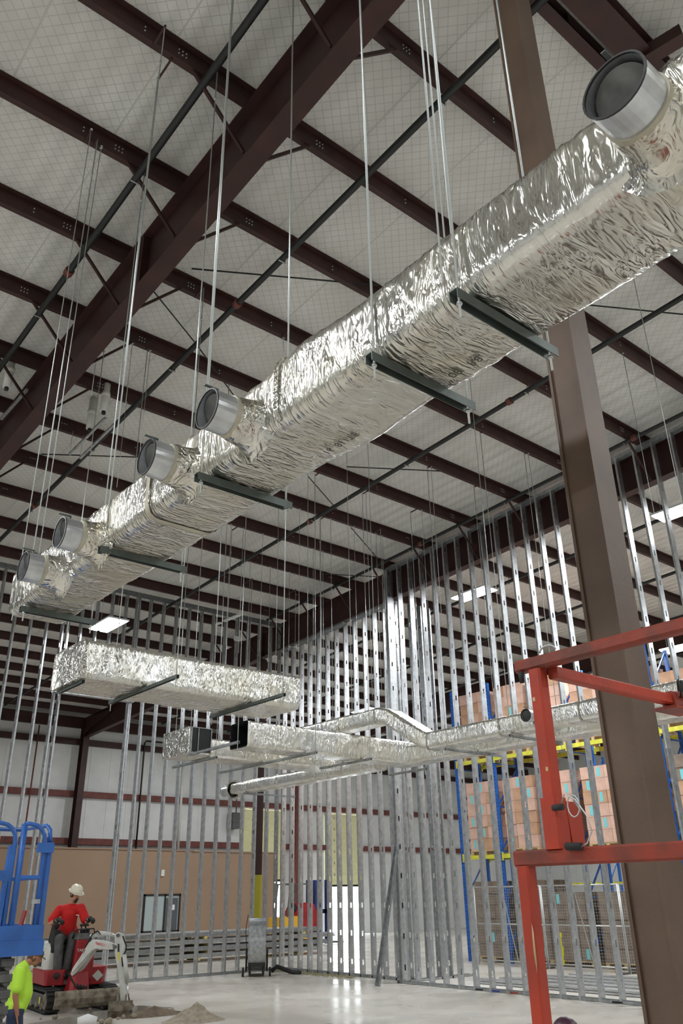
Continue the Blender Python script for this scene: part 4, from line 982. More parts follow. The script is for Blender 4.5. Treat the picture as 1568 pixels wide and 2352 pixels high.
# dirt heap
def heap(c, rx, ry, h, name, m, label, n=34, seed=0, box=True):
    mb = MB(); vs = []; N = 40; R = 14
    for i in range(R + 1):
        for k in range(N):
            t = i/R; a = 2*PI*k/N; rr = t*(1 + .18*noise.noise(V((math.cos(a)*1.5, math.sin(a)*1.5, seed))))
            x, y = rx*rr*math.cos(a), ry*rr*math.sin(a)
            z = h*max(0, (1 - t)**1.25)*(1 + .25*noise.noise(V((x*6, y*6, seed)))) + .03*noise.noise(V((x*22, y*22, seed)))*(1 - t)
            vs.append(V(c) + V((x, y, max(z, 0) + .002)))
    mb.add(vs, [(i*N+k, i*N+(k+1) % N, (i+1)*N+(k+1) % N, (i+1)*N+k) for i in range(R) for k in range(N)], True)
    return tag(mb.build(name, m, None, c), label, 'dirt', None, 'stuff')
P = onZ(448, 2343, 0); heap((P.x, P.y, 0), .52, .42, .24, 'dirt_pile', M['dirt'], 'low heap of pale crushed dirt on the concrete floor')
P = tc1 - tn*0 + td*-.9 - tn*1.7; heap((P.x, P.y, 0), .6, .28, .12, 'spoil_heap', M['dirtd'], 'small dark spoil heap beside the excavator bucket', seed=3)
for k in range(26):
    q = tc0 + td*random.uniform(1.8, 3.9) + tn*random.choice((-1.6, 1.35)) + tn*random.uniform(-.35, .35); r = random.uniform(.025, .07)
    mb = MB(); rot = Matrix.Rotation(random.uniform(0, 3), 3, 'Z'); mb.sph((q.x, q.y, r*.6), r, 6, 4, (1, random.uniform(.6, 1), .7), rot)
    single('rubble_chunk', mb, M['dirt'], 'small chunk of broken concrete at the edge of the trench', 'rubble', 'broken concrete chunks by the trench')
mb = MB(); q0 = onZ(178, 2346, .08); q1 = onZ(222, 2344, .08); mb.tube([q0, (q0 + q1)/2 + V((0, 0, .02)), q1], [.05, .075, .05], 12); single('white_sack', mb, M['paper'], 'white rolled sack lying at the trench edge left of the bucket', 'sack')

# ================================================================== EXCAVATOR
G = V((7.041, 16.173, 0)); TW = V((-.399, -.917, 0)); RT = V((.917, -.399, 0))
def E(x, y, z): return G + RT*x + TW*y + V((0, 0, z))
TH = math.radians(17); cT, sT = math.cos(TH), math.sin(TH)
FW = TW*cT + RT*sT; SD = RT*cT - TW*sT            # machine forward, machine side (towards picture right)
def K(s, f, z): return G + RT*-.02 + TW*.0 + SD*s + FW*f + V((0, 0, z))     # side, forward, up
root = thing('mini_excavator', tuple(G), 'red and white mini excavator with its blade forward and arm reaching into the trench', 'excavator')
def obox(mb, a, b, T=K, ch=0):
    (s0, f0, z0), (s1, f1, z1) = a, b
    P = [T(s0, f0, z0), T(s1, f0, z0), T(s1, f1, z0), T(s0, f1, z0), T(s0, f0, z1), T(s1, f0, z1), T(s1, f1, z1), T(s0, f1, z1)]
    return mb.add(P, [(0, 3, 2, 1), (4, 5, 6, 7), (0, 1, 5, 4), (1, 2, 6, 5), (2, 3, 7, 6), (3, 0, 4, 7)])
for sx in (-.5, .5):
    mb = MB(); r = .17; L = .62; w = .115; out = []
    for k in range(9): a = -PI/2 + PI*k/8; out.append((L + r*math.cos(a), r + .02 + r*math.sin(a)))
    for k in range(9): a = PI/2 + PI*k/8; out.append((-L + r*math.cos(a), r + .02 + r*math.sin(a)))
    n = len(out); inn = [(f*(1 - .035/abs(f) if abs(f) > .1 else 1), z + (.035 if z < r else -.035)) for f, z in out]
    vs = [K(sx - w, f, z) for f, z in out] + [K(sx + w, f, z) for f, z in out] + [K(sx - w, f, z) for f, z in inn] + [K(sx + w, f, z) for f, z in inn]
    mb.add(vs, [(i, (i+1) % n, n+(i+1) % n, n+i) for i in range(n)] + [(2*n+i, 3*n+i, 3*n+(i+1) % n, 2*n+(i+1) % n) for i in range(n)] + [(i, 2*n+i, 2*n+(i+1) % n, (i+1) % n) for i in range(n)] + [(n+i, n+(i+1) % n, 3*n+(i+1) % n, 3*n+i) for i in range(n)])
    # grouser lugs
    per = 2*(2*L) + 2*PI*r; m = 44
    for k in range(m):
        d = per*k/m
        if d < 2*L: p = (-L + d, .02 - .012, 0, -1)
        elif d < 2*L + PI*r: a = -PI/2 + (d - 2*L)/r; p = (L + (r + .012)*math.cos(a), r + .02 + (r + .012)*math.sin(a), math.cos(a), math.sin(a))
        elif d < 4*L + PI*r: p = (L - (d - 2*L - PI*r), .02 + 2*r + .012, 0, 1)
        else: a = PI/2 + (d - 4*L - PI*r)/r; p = (-L + (r + .012)*math.cos(a), r + .02 + (r + .012)*math.sin(a), math.cos(a), math.sin(a))
        c = K(sx, p[0], max(p[1], .012)); up = FW*p[2] + V((0, 0, p[3])); mb.bar(c - SD*w, c + SD*w, .03, .022, up=up)
    tr = mb.build('crawler_track', M['rubber'], root); tr['_o'] = root['_o']
    mb = MB(); obox(mb, (sx - w*.75, -.6, .09), (sx + w*.75, .6, .28)); mb.build('track_frame', M['exgrey'], tr)
    for f in (-.6, .6): MB().cyl(K(sx - w*.9, f, .19), K(sx + w*.9, f, .19), .125, 18).build('sprocket', M['mud'], tr)
    for f in (-.35, 0, .35): MB().cyl(K(sx - w*.85, f, .1), K(sx + w*.85, f, .1), .055, 12).build('track_roller', M['mud'], tr)
MB().box((0, 0, 0), (0, 0, 0))
mb = MB(); P = K(-.5 - .12, .45, .2); obox(mb, (-.622, .3, .14), (-.618, .36, .24)); mb.build('yellow_decal', M['sticker'], root)
mb = MB(); mb.cyl(K(0, 0, .26), K(0, 0, .4), .3, 20); mb.build('slew_ring', M['exgrey'], root)
mb = MB(); obox(mb, (-.35, -.3, .2), (.35, .3, .3)); mb.build('undercarriage_frame', M['exgrey'], root)
# dozer blade
mb = MB(); prof = [(.98, .10), (1.02, .16), (1.03, .24), (1.0, .32), (.97, .36), (.95, .36), (.97, .3), (.98, .24), (.97, .16), (.94, .1)]
mb.add([K(-.55, f, z) for f, z in prof] + [K(.62, f, z) for f, z in prof], [tuple(range(10))[::-1], tuple(range(10, 20))] + [(i, (i+1) % 10, 10+(i+1) % 10, 10+i) for i in range(10)])
mb.build('dozer_blade', M['mud'], root)
for s in (-.3, .3): MB().bar(K(s, .3, .2), K(s, .96, .22), .07, .08).build('blade_arm', M['mud'], root)
# upper body
def ring_body(name, secs, m, par, T=K):
    """secs: list of (z, [(s,f)...])"""
    mb = MB(); n = len(secs[0][1]); vs = [T(s, f, z) for z, pts in secs for s, f in pts]
    fs = [(i*n+k, i*n+(k+1) % n, (i+1)*n+(k+1) % n, (i+1)*n+k) for i in range(len(secs)-1) for k in range(n)] + [tuple(range(n))[::-1], tuple((len(secs)-1)*n + k for k in range(n))]
    mb.add(vs, fs); o = mb.build(name, m, par)
    b = o.modifiers.new('b', 'BEVEL'); b.width = .012; b.segments = 2; return o
def oct_(s0, s1, f0, f1, c): return [(s0 + c, f0), (s1 - c, f0), (s1, f0 + c), (s1, f1 - c), (s1 - c, f1), (s0 + c, f1), (s0, f1 - c), (s0, f0 + c)]
ring_body('left_body_block', [(.40, oct_(-.58, -.24, -.45, .38, .03)), (.64, oct_(-.60, -.22, -.5, .40, .05))], M['exred'], root)
rb = ring_body('right_body_block', [(.38, oct_(.10, .48, -.3, .40, .08)), (.66, oct_(.10, .52, -.4, .42, .06))], M['exred'], root)
mb = MB(); c = K(.33, .425, .52); mb.add([c - SD*.1, c - V((0, 0, .09)), c + SD*.1, c + V((0, 0, .09)), c - SD*.1 + FW*.006, c - V((0, 0, .09)) + FW*.006, c + SD*.1 + FW*.006, c + V((0, 0, .09)) + FW*.006], [(0, 1, 2, 3), (4, 7, 6, 5), (0, 4, 5, 1), (1, 5, 6, 2), (2, 6, 7, 3), (3, 7, 4, 0)]); mb.build('diamond_sticker', M['silver'], root)
ring_body('floor_plate', [(.40, oct_(-.56, .5, -.6, .36, .05)), (.47, oct_(-.56, .5, -.6, .36, .05))], M['exgrey'], root)
ring_body('swing_bracket', [(.30, oct_(-.22, .16, .25, .62, .06)), (.60, oct_(-.16, .12, .28, .58, .05))], M['exred'], root)
mb = MB()
for k in range(5): mb.tube([K(-.2 + k*.05, .4, .58), K(-.18 + k*.06, .56, .5 - .03*k), K(-.1 + k*.05, .62, .38), K(.0 + k*.02, .6, .32)], .016, 6)
mb.build('hydraulic_hoses', M['rubber'], root)
cw = ring_body('engine_cover', [(.62, oct_(-.60, .3, -.85, -.35, .1)), (.95, oct_(-.62, .3, -.85, -.33, .12)), (1.06, oct_(-.55, .26, -.8, -.38, .12))], M['exwhite'], root)
ring_body('side_cover', [(.62, oct_(-.56, -.33, -.5, .16, .06)), (.98, oct_(-.56, -.33, -.52, .16, .07)), (1.05, oct_(-.53, -.35, -.48, .12, .07))], M['exwhite'], root)
mb = MB(); obox(mb, (-.566, -.3, .68), (-.558, -.05, .92)); mb.build('side_vent', M['black'], root)
pl = ring_body('front_console', [(.47, oct_(-.12, .24, .26, .42, .02)), (1.1, oct_(-.10, .24, .28, .42, .02))], M['exred'], root)
text('maker_lettering', 'TAKEUCHI', .065, M['whitep'], frame_m(K(.07, .424, .93), SD, (0, 0, 1)), root, .002)
ring_body('console_top', [(1.1, oct_(-.12, .26, .2, .42, .03)), (1.2, oct_(-.08, .26, .22, .40, .03))], M['exgrey'], root)
ring_body('seat_base', [(.47, oct_(-.42, .1, -.4, .05, .03)), (.92, oct_(-.4, .08, -.4, .05, .04))], M['exgrey'], root)
ring_body('seat_cushion', [(.92, oct_(-.42, .1, -.36, .1, .05)), (1.02, oct_(-.4, .08, -.34, .08, .06))], M['rubber'], root)
ring_body('seat_back', [(1.0, oct_(-.4, .06, -.46, -.34, .04)), (1.35, oct_(-.34, .0, -.5, -.4, .04))], M['rubber'], root)
for s, lab in ((-.40, 'left'), (.13, 'right')):
    o = ring_body('lever_console', [(.9, oct_(s - .09, s + .07, -.1, .18, .03)), (1.27, oct_(s - .08, s + .06, 0, .2, .03))], M['rubber'], root)
    MB().cyl(K(s - .01, .1, 1.25), K(s - .01, .14, 1.42), .014, 8).build('joystick', M['rubber'], root)
mb = MB(); mb.tube([K(-.14, .24, 1.12), K(-.12, .3, 1.26), K(.22, .3, 1.27), K(.27, .26, 1.12)], .014, 8); mb.tube([K(0, .25, 1.15), K(.01, .22, 1.33)], .012, 6); mb.tube([K(.08, .25, 1.15), K(.09, .22, 1.33)], .012, 6); mb.tube([K(-.02, .22, 1.33), K(.14, .22, 1.33)], .02, 8); mb.build('travel_levers', M['dark'], root)
# boom, drawn in the plane given by picture points
def B3(px, py, y):
    d = ray(px, py); c = G + TW*y; t = ((c - EYE).dot(TW)) / d.dot(TW); return EYE + d*t
def plate(name, pts, w, m, par, cap=False):
    """closed outline of picture points with depths, thickened sideways"""
    Q = [B3(*p) for p in pts]; n = len(Q)
    nn = (Q[n//3] - Q[0]).cross(Q[2*n//3] - Q[0]).normalized(); mb = MB()
    mb.add([q - nn*w/2 for q in Q] + [q + nn*w/2 for q in Q], [tuple(range(n))[::-1], tuple(range(n, 2*n))] + [(i, (i+1) % n, n+(i+1) % n, n+i) for i in range(n)])
    o = mb.build(name, m, par); b = o.modifiers.new('b', 'BEVEL'); b.width = .008; b.segments = 2; o['_o'] = par['_o']; return o, nn
bo, bn = plate('boom', [(167, 2238, .55), (172, 2224, .55), (193, 2192, .62), (209, 2165, .7), (218, 2158, .74), (232, 2159, .82), (262, 2167, 1.0), (265, 2181, 1.0), (243, 2181, .9), (226, 2179, .8), (217, 2183, .74), (204, 2203, .66), (188, 2226, .58), (171, 2242, .55)], .15, M['exwhite'], root)
side = -bn if bn.dot(TW) < 0 else bn
c = B3(240, 2170, .87) + side*.08
text('boom_lettering', 'TAKEUCHI', .06, M['redl'], frame_m(c, (B3(262, 2176, 1.0) - B3(225, 2167, .8)), (0, 0, 1)), bo, .003)
MB().cyl(B3(222, 2142, .74), B3(258, 2146, 1.0), .032, 14).build('arm_cylinder', M['exwhite'], bo)
MB().cyl(B3(213, 2152, .7), B3(224, 2143, .76), .04, 12).build('cylinder_pivot', M['exwhite'], bo)
MB().cyl(B3(250, 2145, .95), B3(270, 2148, 1.04), .016, 10).build('cylinder_rod', M['chrome'], bo)
mb = MB(); mb.tube([B3(196, 2178, .7), B3(204, 2160, .75), B3(212, 2146, .78), B3(224, 2138, .8), B3(232, 2146, .84)], .013, 8); mb.tube([B3(190, 2196, .7), B3(200, 2172, .72), B3(210, 2154, .76)], .012, 8); mb.build('boom_hose', M['rubber'], bo)
MB().cyl(B3(212, 2160, .66), B3(212, 2148, .72), .045, 12).build('work_lamp', M['exwhite'], bo)
ar, an = plate('dipper_arm', [(264, 2146, 1.02), (272, 2141, 1.03), (284, 2146, 1.05), (288, 2160, 1.05), (286, 2200, 1.05), (290, 2240, 1.06), (292, 2306, 1.08), (278, 2306, 1.08), (274, 2250, 1.06), (269, 2215, 1.05), (264, 2190, 1.04)], .13, M['exwhite'], root)
sd_ = an if an.dot(TW) > 0 else -an
mb = MB(); mb.add([B3(*p) + sd_*.068 for p in ((271, 2168, 1.04), (275, 2168, 1.04), (275, 2186, 1.04), (271, 2186, 1.04))], [(0, 1, 2, 3)]); mb.build('arm_slot', M['black'], ar)
mb = MB(); q = [B3(*p) + sd_*.067 for p in ((270, 2188, 1.04), (275, 2188, 1.04), (276, 2207, 1.04), (272, 2207, 1.04))]; mb.add(q + [a + sd_*.003 for a in q], [(0, 1, 2, 3), (4, 7, 6, 5)]); mb.build('yellow_decal', M['sticker'], ar)
MB().cyl(B3(285, 2192, 1.16), B3(293, 2258, 1.17), .036, 14).build('bucket_cylinder', M['exwhite'], ar)
MB().cyl(B3(291, 2254, 1.17), B3(297, 2300, 1.17), .014, 10).build('cylinder_rod', M['chrome'], ar)
mb = MB(); mb.tube([B3(282, 2150, 1.12), B3(290, 2172, 1.14), B3(288, 2185, 1.16), B3(280, 2200, 1.14), B3(282, 2220, 1.14)], .013, 8); mb.build('arm_hose', M['rubber'], ar)
for p in ((266, 2175, 1.0), (272, 2148, 1.02), (285, 2302, 1.06)): q = B3(*p); MB().cyl(q - sd_*.1, q + sd_*.1, .03, 12).build('pivot_pin', M['exgrey'], ar)
# bucket
bk = MB(); 
bc = B3(275, 2322, 1.12); ax = RT*.92 + TW*-.1; ax.normalize(); fwv = TW
prof = [(.12, .16), (.16, .02), (.12, -.12), (.02, -.2), (-.12, -.22), (-.2, -.14), (-.19, -.12), (-.11, -.19), (.01, -.17), (.1, -.1), (.13, .02), (.1, .15)]
vs = [bc + ax*s + fwv*f + V((0, 0, z)) for s in (-.19, .19) for f, z in prof]; n = len(prof)
bk.add(vs, [tuple(range(n))[::-1], tuple(range(n, 2*n))] + [(i, (i+1) % n, n+(i+1) % n, n+i) for i in range(n)])
for s in (-.2, .185): bk.add([bc + ax*s + fwv*f + V((0, 0, z)) for f, z in ((.12, .16), (.16, .02), (.12, -.12), (.02, -.2), (-.12, -.22), (-.2, -.14), (-.02, .05))] + [bc + ax*(s + .015) + fwv*f + V((0, 0, z)) for f, z in ((.12, .16), (.16, .02), (.12, -.12), (.02, -.2), (-.12, -.22), (-.2, -.14), (-.02, .05))], [tuple(range(7))[::-1], tuple(range(7, 14))] + [(i, (i+1) % 7, 7+(i+1) % 7, 7+i) for i in range(7)])
bko = bk.build('bucket', M['mud'], root); bko['_o'] = root['_o']
for k in range(4): s = -.16 + k*.107; MB().prism([bc + ax*(s - .02) + fwv*-.18 + V((0, 0, -.16)), bc + ax*(s + .02) + fwv*-.18 + V((0, 0, -.16)), bc + ax*s + fwv*-.27 + V((0, 0, -.1))], (0, 0, .02)).build('bucket_tooth', M['mud'], bko)
for s in (-.07, .07): mb = MB(); mb.prism([bc + ax*s + fwv*.14 + V((0, 0, .02)), bc + ax*s + fwv*.05 + V((0, 0, .24)), bc + ax*s + fwv*-.05 + V((0, 0, .22)), bc + ax*s + fwv*.0 + V((0, 0, .02))], ax*.025); mb.build('bucket_ear', M['mud'], bko)
mb = MB(); mb.bar(B3(285, 2305, 1.0), B3(302, 2312, 1.15), .05, .05); mb.bar(B3(268, 2312, 1.05), B3(283, 2304, 1.1), .05, .05); mb.cyl(B3(300, 2310, 1.05), B3(304, 2310, 1.25), .03, 10); mb.build('bucket_linkage', M['mud'], root)

# ================================================================== PEOPLE
def limb(mb, pts, rs, n=14):
    pts = [V(p) for p in pts]
    for p, r in zip(pts, rs): mb.sph(p, r, n, 8)
    for (p, r), (q, t) in zip(zip(pts, rs), zip(pts[1:], rs[1:])): mb.tube([p, q], [r, t], n)
def hand(mb, c, fwd, upv, sidev, s=1.0, curl=.7, thumb=1):
    """palm centre c; fwd towards the fingers; fingers curl towards -upv"""
    c = V(c); fwd = V(fwd).normalized(); upv = V(upv).normalized(); sidev = V(sidev).normalized()
    for k in range(4): o = sidev*(k - 1.5)*.019*s; limb(mb, [c - fwd*.04*s + o*.8, c + fwd*.035*s + o], [.014*s, .012*s], 8)
    for k, L in enumerate((.072, .082, .076, .06)):
        b = c + fwd*.042*s + sidev*(k - 1.5)*.0205*s; a1, a2 = curl*.7, curl*1.6
        d1 = fwd*math.cos(a1) - upv*math.sin(a1); d2 = fwd*math.cos(a2) - upv*math.sin(a2)
        limb(mb, [b, b + d1*L*.5*s, b + d1*L*.5*s + d2*L*.45*s], [.0098*s, .0092*s, .008*s], 8)
    t0 = c - fwd*.03*s + sidev*.032*thumb*s; t1 = t0 + (fwd*.5 + sidev*.75*thumb - upv*.3).normalized()*.042*s; t2 = t1 + (fwd*.9 - upv*.45).normalized()*.034*s
    limb(mb, [t0, t1, t2], [.014*s, .0115*s, .0095*s], 8)
def head(mb, c, f, u, r):
    """skull, jaw, nose, ears; c centre, f face direction, u up, r side"""
    R3 = Matrix((r, f, u)).transposed()
    mb.sph(c + u*.02, .1, 18, 12, (.78, .98, 1.02), R3)
    mb.sph(c + f*.03 - u*.055, .07, 14, 10, (.80, .85, .85), R3)
    mb.sph(c + f*.055 - u*.092, .034, 10, 8, (1, 1, .8), R3)
    limb(mb, [c + f*.092 + u*.022, c + f*.112 - u*.022], [.010, .0155], 8)
    mb.sph(c + f*.083 + u*.03, .03, 10, 6, (1.7, .5, .35), R3)
    mb.sph(c + f*.088 - u*.053, .02, 10, 6, (1.3, .6, .5), R3)
    for s in (-1, 1): mb.sph(c + r*s*.079 - u*.008, .026, 8, 8, (.35, .7, 1.1), R3)
def shirt_mb(): return MB()

# --- operator (frame E: x right in picture, y towards the camera, z up)
Z = V((0, 0, 1))
hipc = E(-.19, -.12, 1.12)
op = thing('person', tuple(hipc), 'person in red t-shirt and cream hard hat seated on the mini excavator', 'person')
hc = E(-.115, .075, 1.855); fdir = (TW*.78 + RT*.50 - Z*.38).normalized(); rdir = fdir.cross(Z).normalized() * -1; rdir = Z.cross(fdir).normalized(); udir = fdir.cross(rdir).normalized(); udir = udir if udir.z > 0 else -udir
shL, shR = E(-.37, .0, 1.60), E(.01, .02, 1.62); neck = E(-.165, .0, 1.70)
elL, elR = E(-.50, .1, 1.375), E(.13, .12, 1.37); haL, haR = E(-.36, .30, 1.425), E(.19, .30, 1.435)
kL, kR = E(-.31, .30, 1.12), E(-.07, .18, 1.14); fL, fR = E(-.28, .34, .58), E(-.15, .24, .58)
body = MB()
limb(body, [hipc + RT*-.09, hipc + RT*.09], [.135, .135]); limb(body, [hipc + Z*.02, E(-.19, -.08, 1.32), E(-.18, -.03, 1.52)], [.145, .13, .135])
limb(body, [shL, E(-.18, -.01, 1.58), shR], [.06, .11, .06]); limb(body, [E(-.17, -.01, 1.62), neck, hc - udir*.05], [.07, .056, .055])
head(body, hc, fdir, udir, rdir)
for sh, el, ha in ((shL, elL, haL), (shR, elR, haR)): limb(body, [sh, el, ha + (el - ha)*.22], [.052, .041, .028])
for s, k, f in ((-.09, kL, fL), (.09, kR, fR)):
    h = hipc + RT*s; limb(body, [h, k, f], [.09, .062, .042]); limb(body, [f - Z*.02, f + TW*.16 - Z*.03], [.042, .034])
hand(body, haL, (TW*.5 + RT*.6).normalized(), (Z*.8 + TW*.2), (RT*-.5 + TW*.5), 1.05, 1.0, 1); hand(body, haR, (TW*.6 + RT*.5), Z, (RT*.6 - TW*.5), 1.05, 1.0, -1)
bo_ = remesh(body, .0085, 'body', M['skin'], op, 2)
hb = MB(); R3 = Matrix((rdir, fdir, udir)).transposed()
hb.sph(hc - fdir*.018 + udir*.018, .104, 16, 10, (.80, .96, .98), R3)
for s in (-1, 1): hb.sph(hc + rdir*s*.068 + fdir*.01 - udir*.02, .03, 8, 6, (.5, 1, 1.5), R3)
hb.sph(hc - fdir*.07 - udir*.05, .05, 10, 8, (1.2, .6, 1.2), R3); remesh(hb, .012, 'hair', M['hair'], op)
bd = MB(); bd.sph(hc + fdir*.075 - udir*.102, .033, 10, 8, (1.1, .8, 1.25), R3); limb(bd, [hc + fdir*.103 - udir*.042 - rdir*.026, hc + fdir*.112 - udir*.036, hc + fdir*.103 - udir*.042 + rdir*.026], [.007, .008, .007], 8)
for s in (-1, 1): limb(bd, [hc + fdir*.098 - udir*.05 + rdir*s*.028, hc + fdir*.085 - udir*.09 + rdir*s*.022], [.007, .008], 8)
remesh(bd, .006, 'beard', M['hair'], op, 1)
ey = MB()
for s in (-1, 1): ey.sph(hc + fdir*.088 + rdir*s*.03 + udir*.008, .009, 8, 6)
ey.build('eyes', M['dark'], op)
for s in (-1, 1): MB().bar(hc + fdir*.096 + rdir*s*.014 + udir*.028, hc + fdir*.088 + rdir*s*.046 + udir*.028, .008, .008).build('eyebrow', M['hair'], op)
# hard hat: dome and brim
hh = MB(); n = 32; hcc = hc + udir*.052 - fdir*.004; rings = []
for z, r in ((-.004, 1.0), (.03, .985), (.06, .92), (.085, .78), (.103, .55), (.112, .28), (.114, .02)):
    rings.append([hcc + udir*z + rdir*math.cos(2*PI*k/n)*.108*r + fdir*math.sin(2*PI*k/n)*.132*r for k in range(n)])
vs = [v for r in rings for v in r]; hh.add(vs, [(i*n+k, i*n+(k+1) % n, (i+1)*n+(k+1) % n, (i+1)*n+k) for i in range(6) for k in range(n)], True)
def br(k): s = math.sin(2*PI*k/n); return .022 + (.034*max(0, s)**1.5 if s > 0 else .010*(-s))
inner = [hcc + rdir*math.cos(2*PI*k/n)*.107 + fdir*math.sin(2*PI*k/n)*.131 for k in range(n)]
outr = [hcc - udir*.010 + rdir*math.cos(2*PI*k/n)*(.108 + br(k)) + fdir*math.sin(2*PI*k/n)*(.132 + br(k)) for k in range(n)]
hh.add(inner + outr + [v - udir*.005 for v in outr] + [v - udir*.005 for v in inner], [(j*n+k, j*n+(k+1) % n, ((j+1) % 4)*n+(k+1) % n, ((j+1) % 4)*n+k) for j in range(4) for k in range(n)], True)
hh.bar(hcc + udir*.1 + fdir*.05, hcc + udir*.114 - fdir*.0, .03, .008); hh.build('hard_hat', M['hat'], op)
# t-shirt
ts = MB(); 
limb(ts, [E(-.19, -.09, 1.22), E(-.185, -.05, 1.38), E(-.18, -.01, 1.52)], [.158, .148, .150], 18); limb(ts, [E(-.24, -.1, 1.2), E(-.12, -.1, 1.2)], [.14, .14], 16)
limb(ts, [E(-.36, .0, 1.585), E(-.18, -.0, 1.60), E(.0, .02, 1.6)], [.072, .105, .072], 16)
for sh, el in ((shL, elL), (shR, elR)): limb(ts, [sh, sh + (el - sh)*.78], [.075, .084], 14)
remesh(ts, .013, 't_shirt', M['shirt_r'], op, 3)
MB().bar(E(-.065, .148, 1.50), E(-.01, .145, 1.492), .006, .014).build('chest_print', M['whitep'], op)
gl = MB()
for ha, fw_, sd2, th in ((haL, (TW*.5 + RT*.6), (RT*-.5 + TW*.5), 1), (haR, (TW*.6 + RT*.5), (RT*.6 - TW*.5), -1)): 
    g1 = MB(); hand(g1, ha, fw_, Z, sd2, 1.28, 1.0, th); el = elL if th == 1 else elR; limb(g1, [ha, ha + (el - ha)*.4], [.045, .043]); remesh(g1, .007, 'work_glove', M['glove'], op, 1)
tr_ = MB(); limb(tr_, [hipc + RT*-.08, hipc + RT*.08], [.16, .16], 16)
for s, k, f in ((-.09, kL, fL), (.09, kR, fR)): limb(tr_, [hipc + RT*s, k, f + Z*.05], [.115, .085, .075], 16)
remesh(tr_, .013, 'trousers', M['greyp'], op, 3)
for f in (fL, fR): b = MB(); limb(b, [f - Z*.0, f + TW*.17 - Z*.03], [.06, .048]); remesh(b, .012, 'work_boot', M['rubber'], op, 2)

# --- walking man in hi-vis shirt, standing in the trench
MX, MY = 5.33, 14.21; m0 = V((MX, MY, -.62)); vt = V((-MX, -MY, 0)).normalized(); vr = V((-vt.y, vt.x, 0))   # towards camera, picture right
def N(x, y, z): return m0 + vr*x + vt*y + V((0, 0, z))
mn = thing('person', tuple(m0), 'person in yellow-green t-shirt and jeans standing, head bowed, below the blue lift', 'person')
fd = (vr*.93 + vt*.12 - Z*.42).normalized(); rd = Z.cross(fd).normalized(); ud = fd.cross(rd).normalized(); ud = ud if ud.z > 0 else -ud
hd = N(.185, .0, 1.585); b = MB()
limb(b, [N(0, -.08, .93), N(0, .08, .93)], [.12, .12]); limb(b, [N(0, 0, .95), N(.03, 0, 1.15), N(.015, 0, 1.33)], [.135, .145, .14])
limb(b, [N(.0, -.17, 1.42), N(.01, 0, 1.40), N(.0, .17, 1.42)], [.058, .1, .058]); limb(b, [N(.02, 0, 1.42), N(.08, 0, 1.50), hd - ud*.03 - fd*.02], [.075, .06, .056])
head(b, hd, fd, ud, rd)
limb(b, [N(.0, .2, 1.40), N(-.03, .235, 1.10), N(.035, .22, .84)], [.055, .043, .03]); limb(b, [N(.0, -.2, 1.40), N(-.05, -.23, 1.12), N(.02, -.2, .86)], [.055, .043, .03])
for s, fx in ((-.09, -.16), (.09, .12)): limb(b, [N(.0, s, .88), N(.03 + fx*.5, s, .48), N(fx, s, .09)], [.09, .06, .042]); limb(b, [N(fx, s, .05), N(fx + .17, s, .035)], [.042, .032])
hand(b, N(.045, .215, .77), (-Z*.95 + vr*.25), vr*-1, vt*-1, 1.0, .5, 1); hand(b, N(.03, -.2, .79), (-Z*.95 + vr*.25), vr*-1, vt, 1.0, .5, 1)
remesh(b, .0095, 'body', M['skind'], mn, 2)
h = MB(); Rm = Matrix((rd, fd, ud)).transposed(); h.sph(hd - fd*.02 + ud*.022, .106, 16, 10, (.80, .95, .96), Rm); h.sph(hd - fd*.075 - ud*.04, .05, 10, 8, (1.2, .6, 1), Rm); h.sph(hd + fd*.01 - ud*.03 + rd*.07, .03, 8, 6, (.5, .8, 1.4), Rm); h.sph(hd + fd*.01 - ud*.03 - rd*.07, .03, 8, 6, (.5, .8, 1.4), Rm); remesh(h, .012, 'hair', M['hairb'], mn)
cp = MB(); n = 24; cc = hd + ud*.05 - fd*.005; vs = []
for z, r in ((-.012, 1.0), (.025, .98), (.055, .85), (.075, .55), (.082, .05)): vs += [cc + ud*z + rd*math.cos(2*PI*k/n)*.096*r + fd*math.sin(2*PI*k/n)*.115*r for k in range(n)]
cp.add(vs, [(i*n+k, i*n+(k+1) % n, (i+1)*n+(k+1) % n, (i+1)*n+k) for i in range(4) for k in range(n)], True)
cp.prism([cc + fd*.09 - rd*.07 - ud*.01, cc + fd*.165 - rd*.05 - ud*.025, cc + fd*.175 - ud*.02, cc + fd*.165 + rd*.05 - ud*.025, cc + fd*.09 + rd*.07 - ud*.01], ud*.006); cp.build('cap', M['hairb'], mn)
g = MB(); g.sph(hd + fd*.068 - ud*.1, .032, 10, 8, (1.15, .9, .9), Rm); g.build('beard', M['hairb'], mn)
t = MB(); limb(t, [N(.005, 0, .93), N(.045, 0, 1.10), N(.02, 0, 1.30)], [.162, .178, .163], 18); limb(t, [N(.0, -.06, .93), N(.0, .06, .93)], [.14, .14], 16)
limb(t, [N(.0, -.16, 1.405), N(.015, 0, 1.40), N(.0, .16, 1.405)], [.075, .115, .075], 16); limb(t, [N(.03, 0, 1.44), N(.06, 0, 1.48)], [.085, .072], 14)
for s, k in ((.2, .235), (-.2, -.23)): limb(t, [N(0, s*.95, 1.395), N(-.02, k, 1.19)], [.078, .082], 14)
remesh(t, .013, 't_shirt', M['shirt_y'], mn, 3)
j = MB(); limb(j, [N(0, -.07, .88), N(0, .07, .88)], [.135, .135], 16)
for s, fx in ((-.09, -.16), (.09, .12)): limb(j, [N(.0, s, .86), N(.03 + fx*.5, s, .48), N(fx, s, .12)], [.115, .082, .07], 16)
remesh(j, .014, 'jeans', M['jean'], mn, 3)
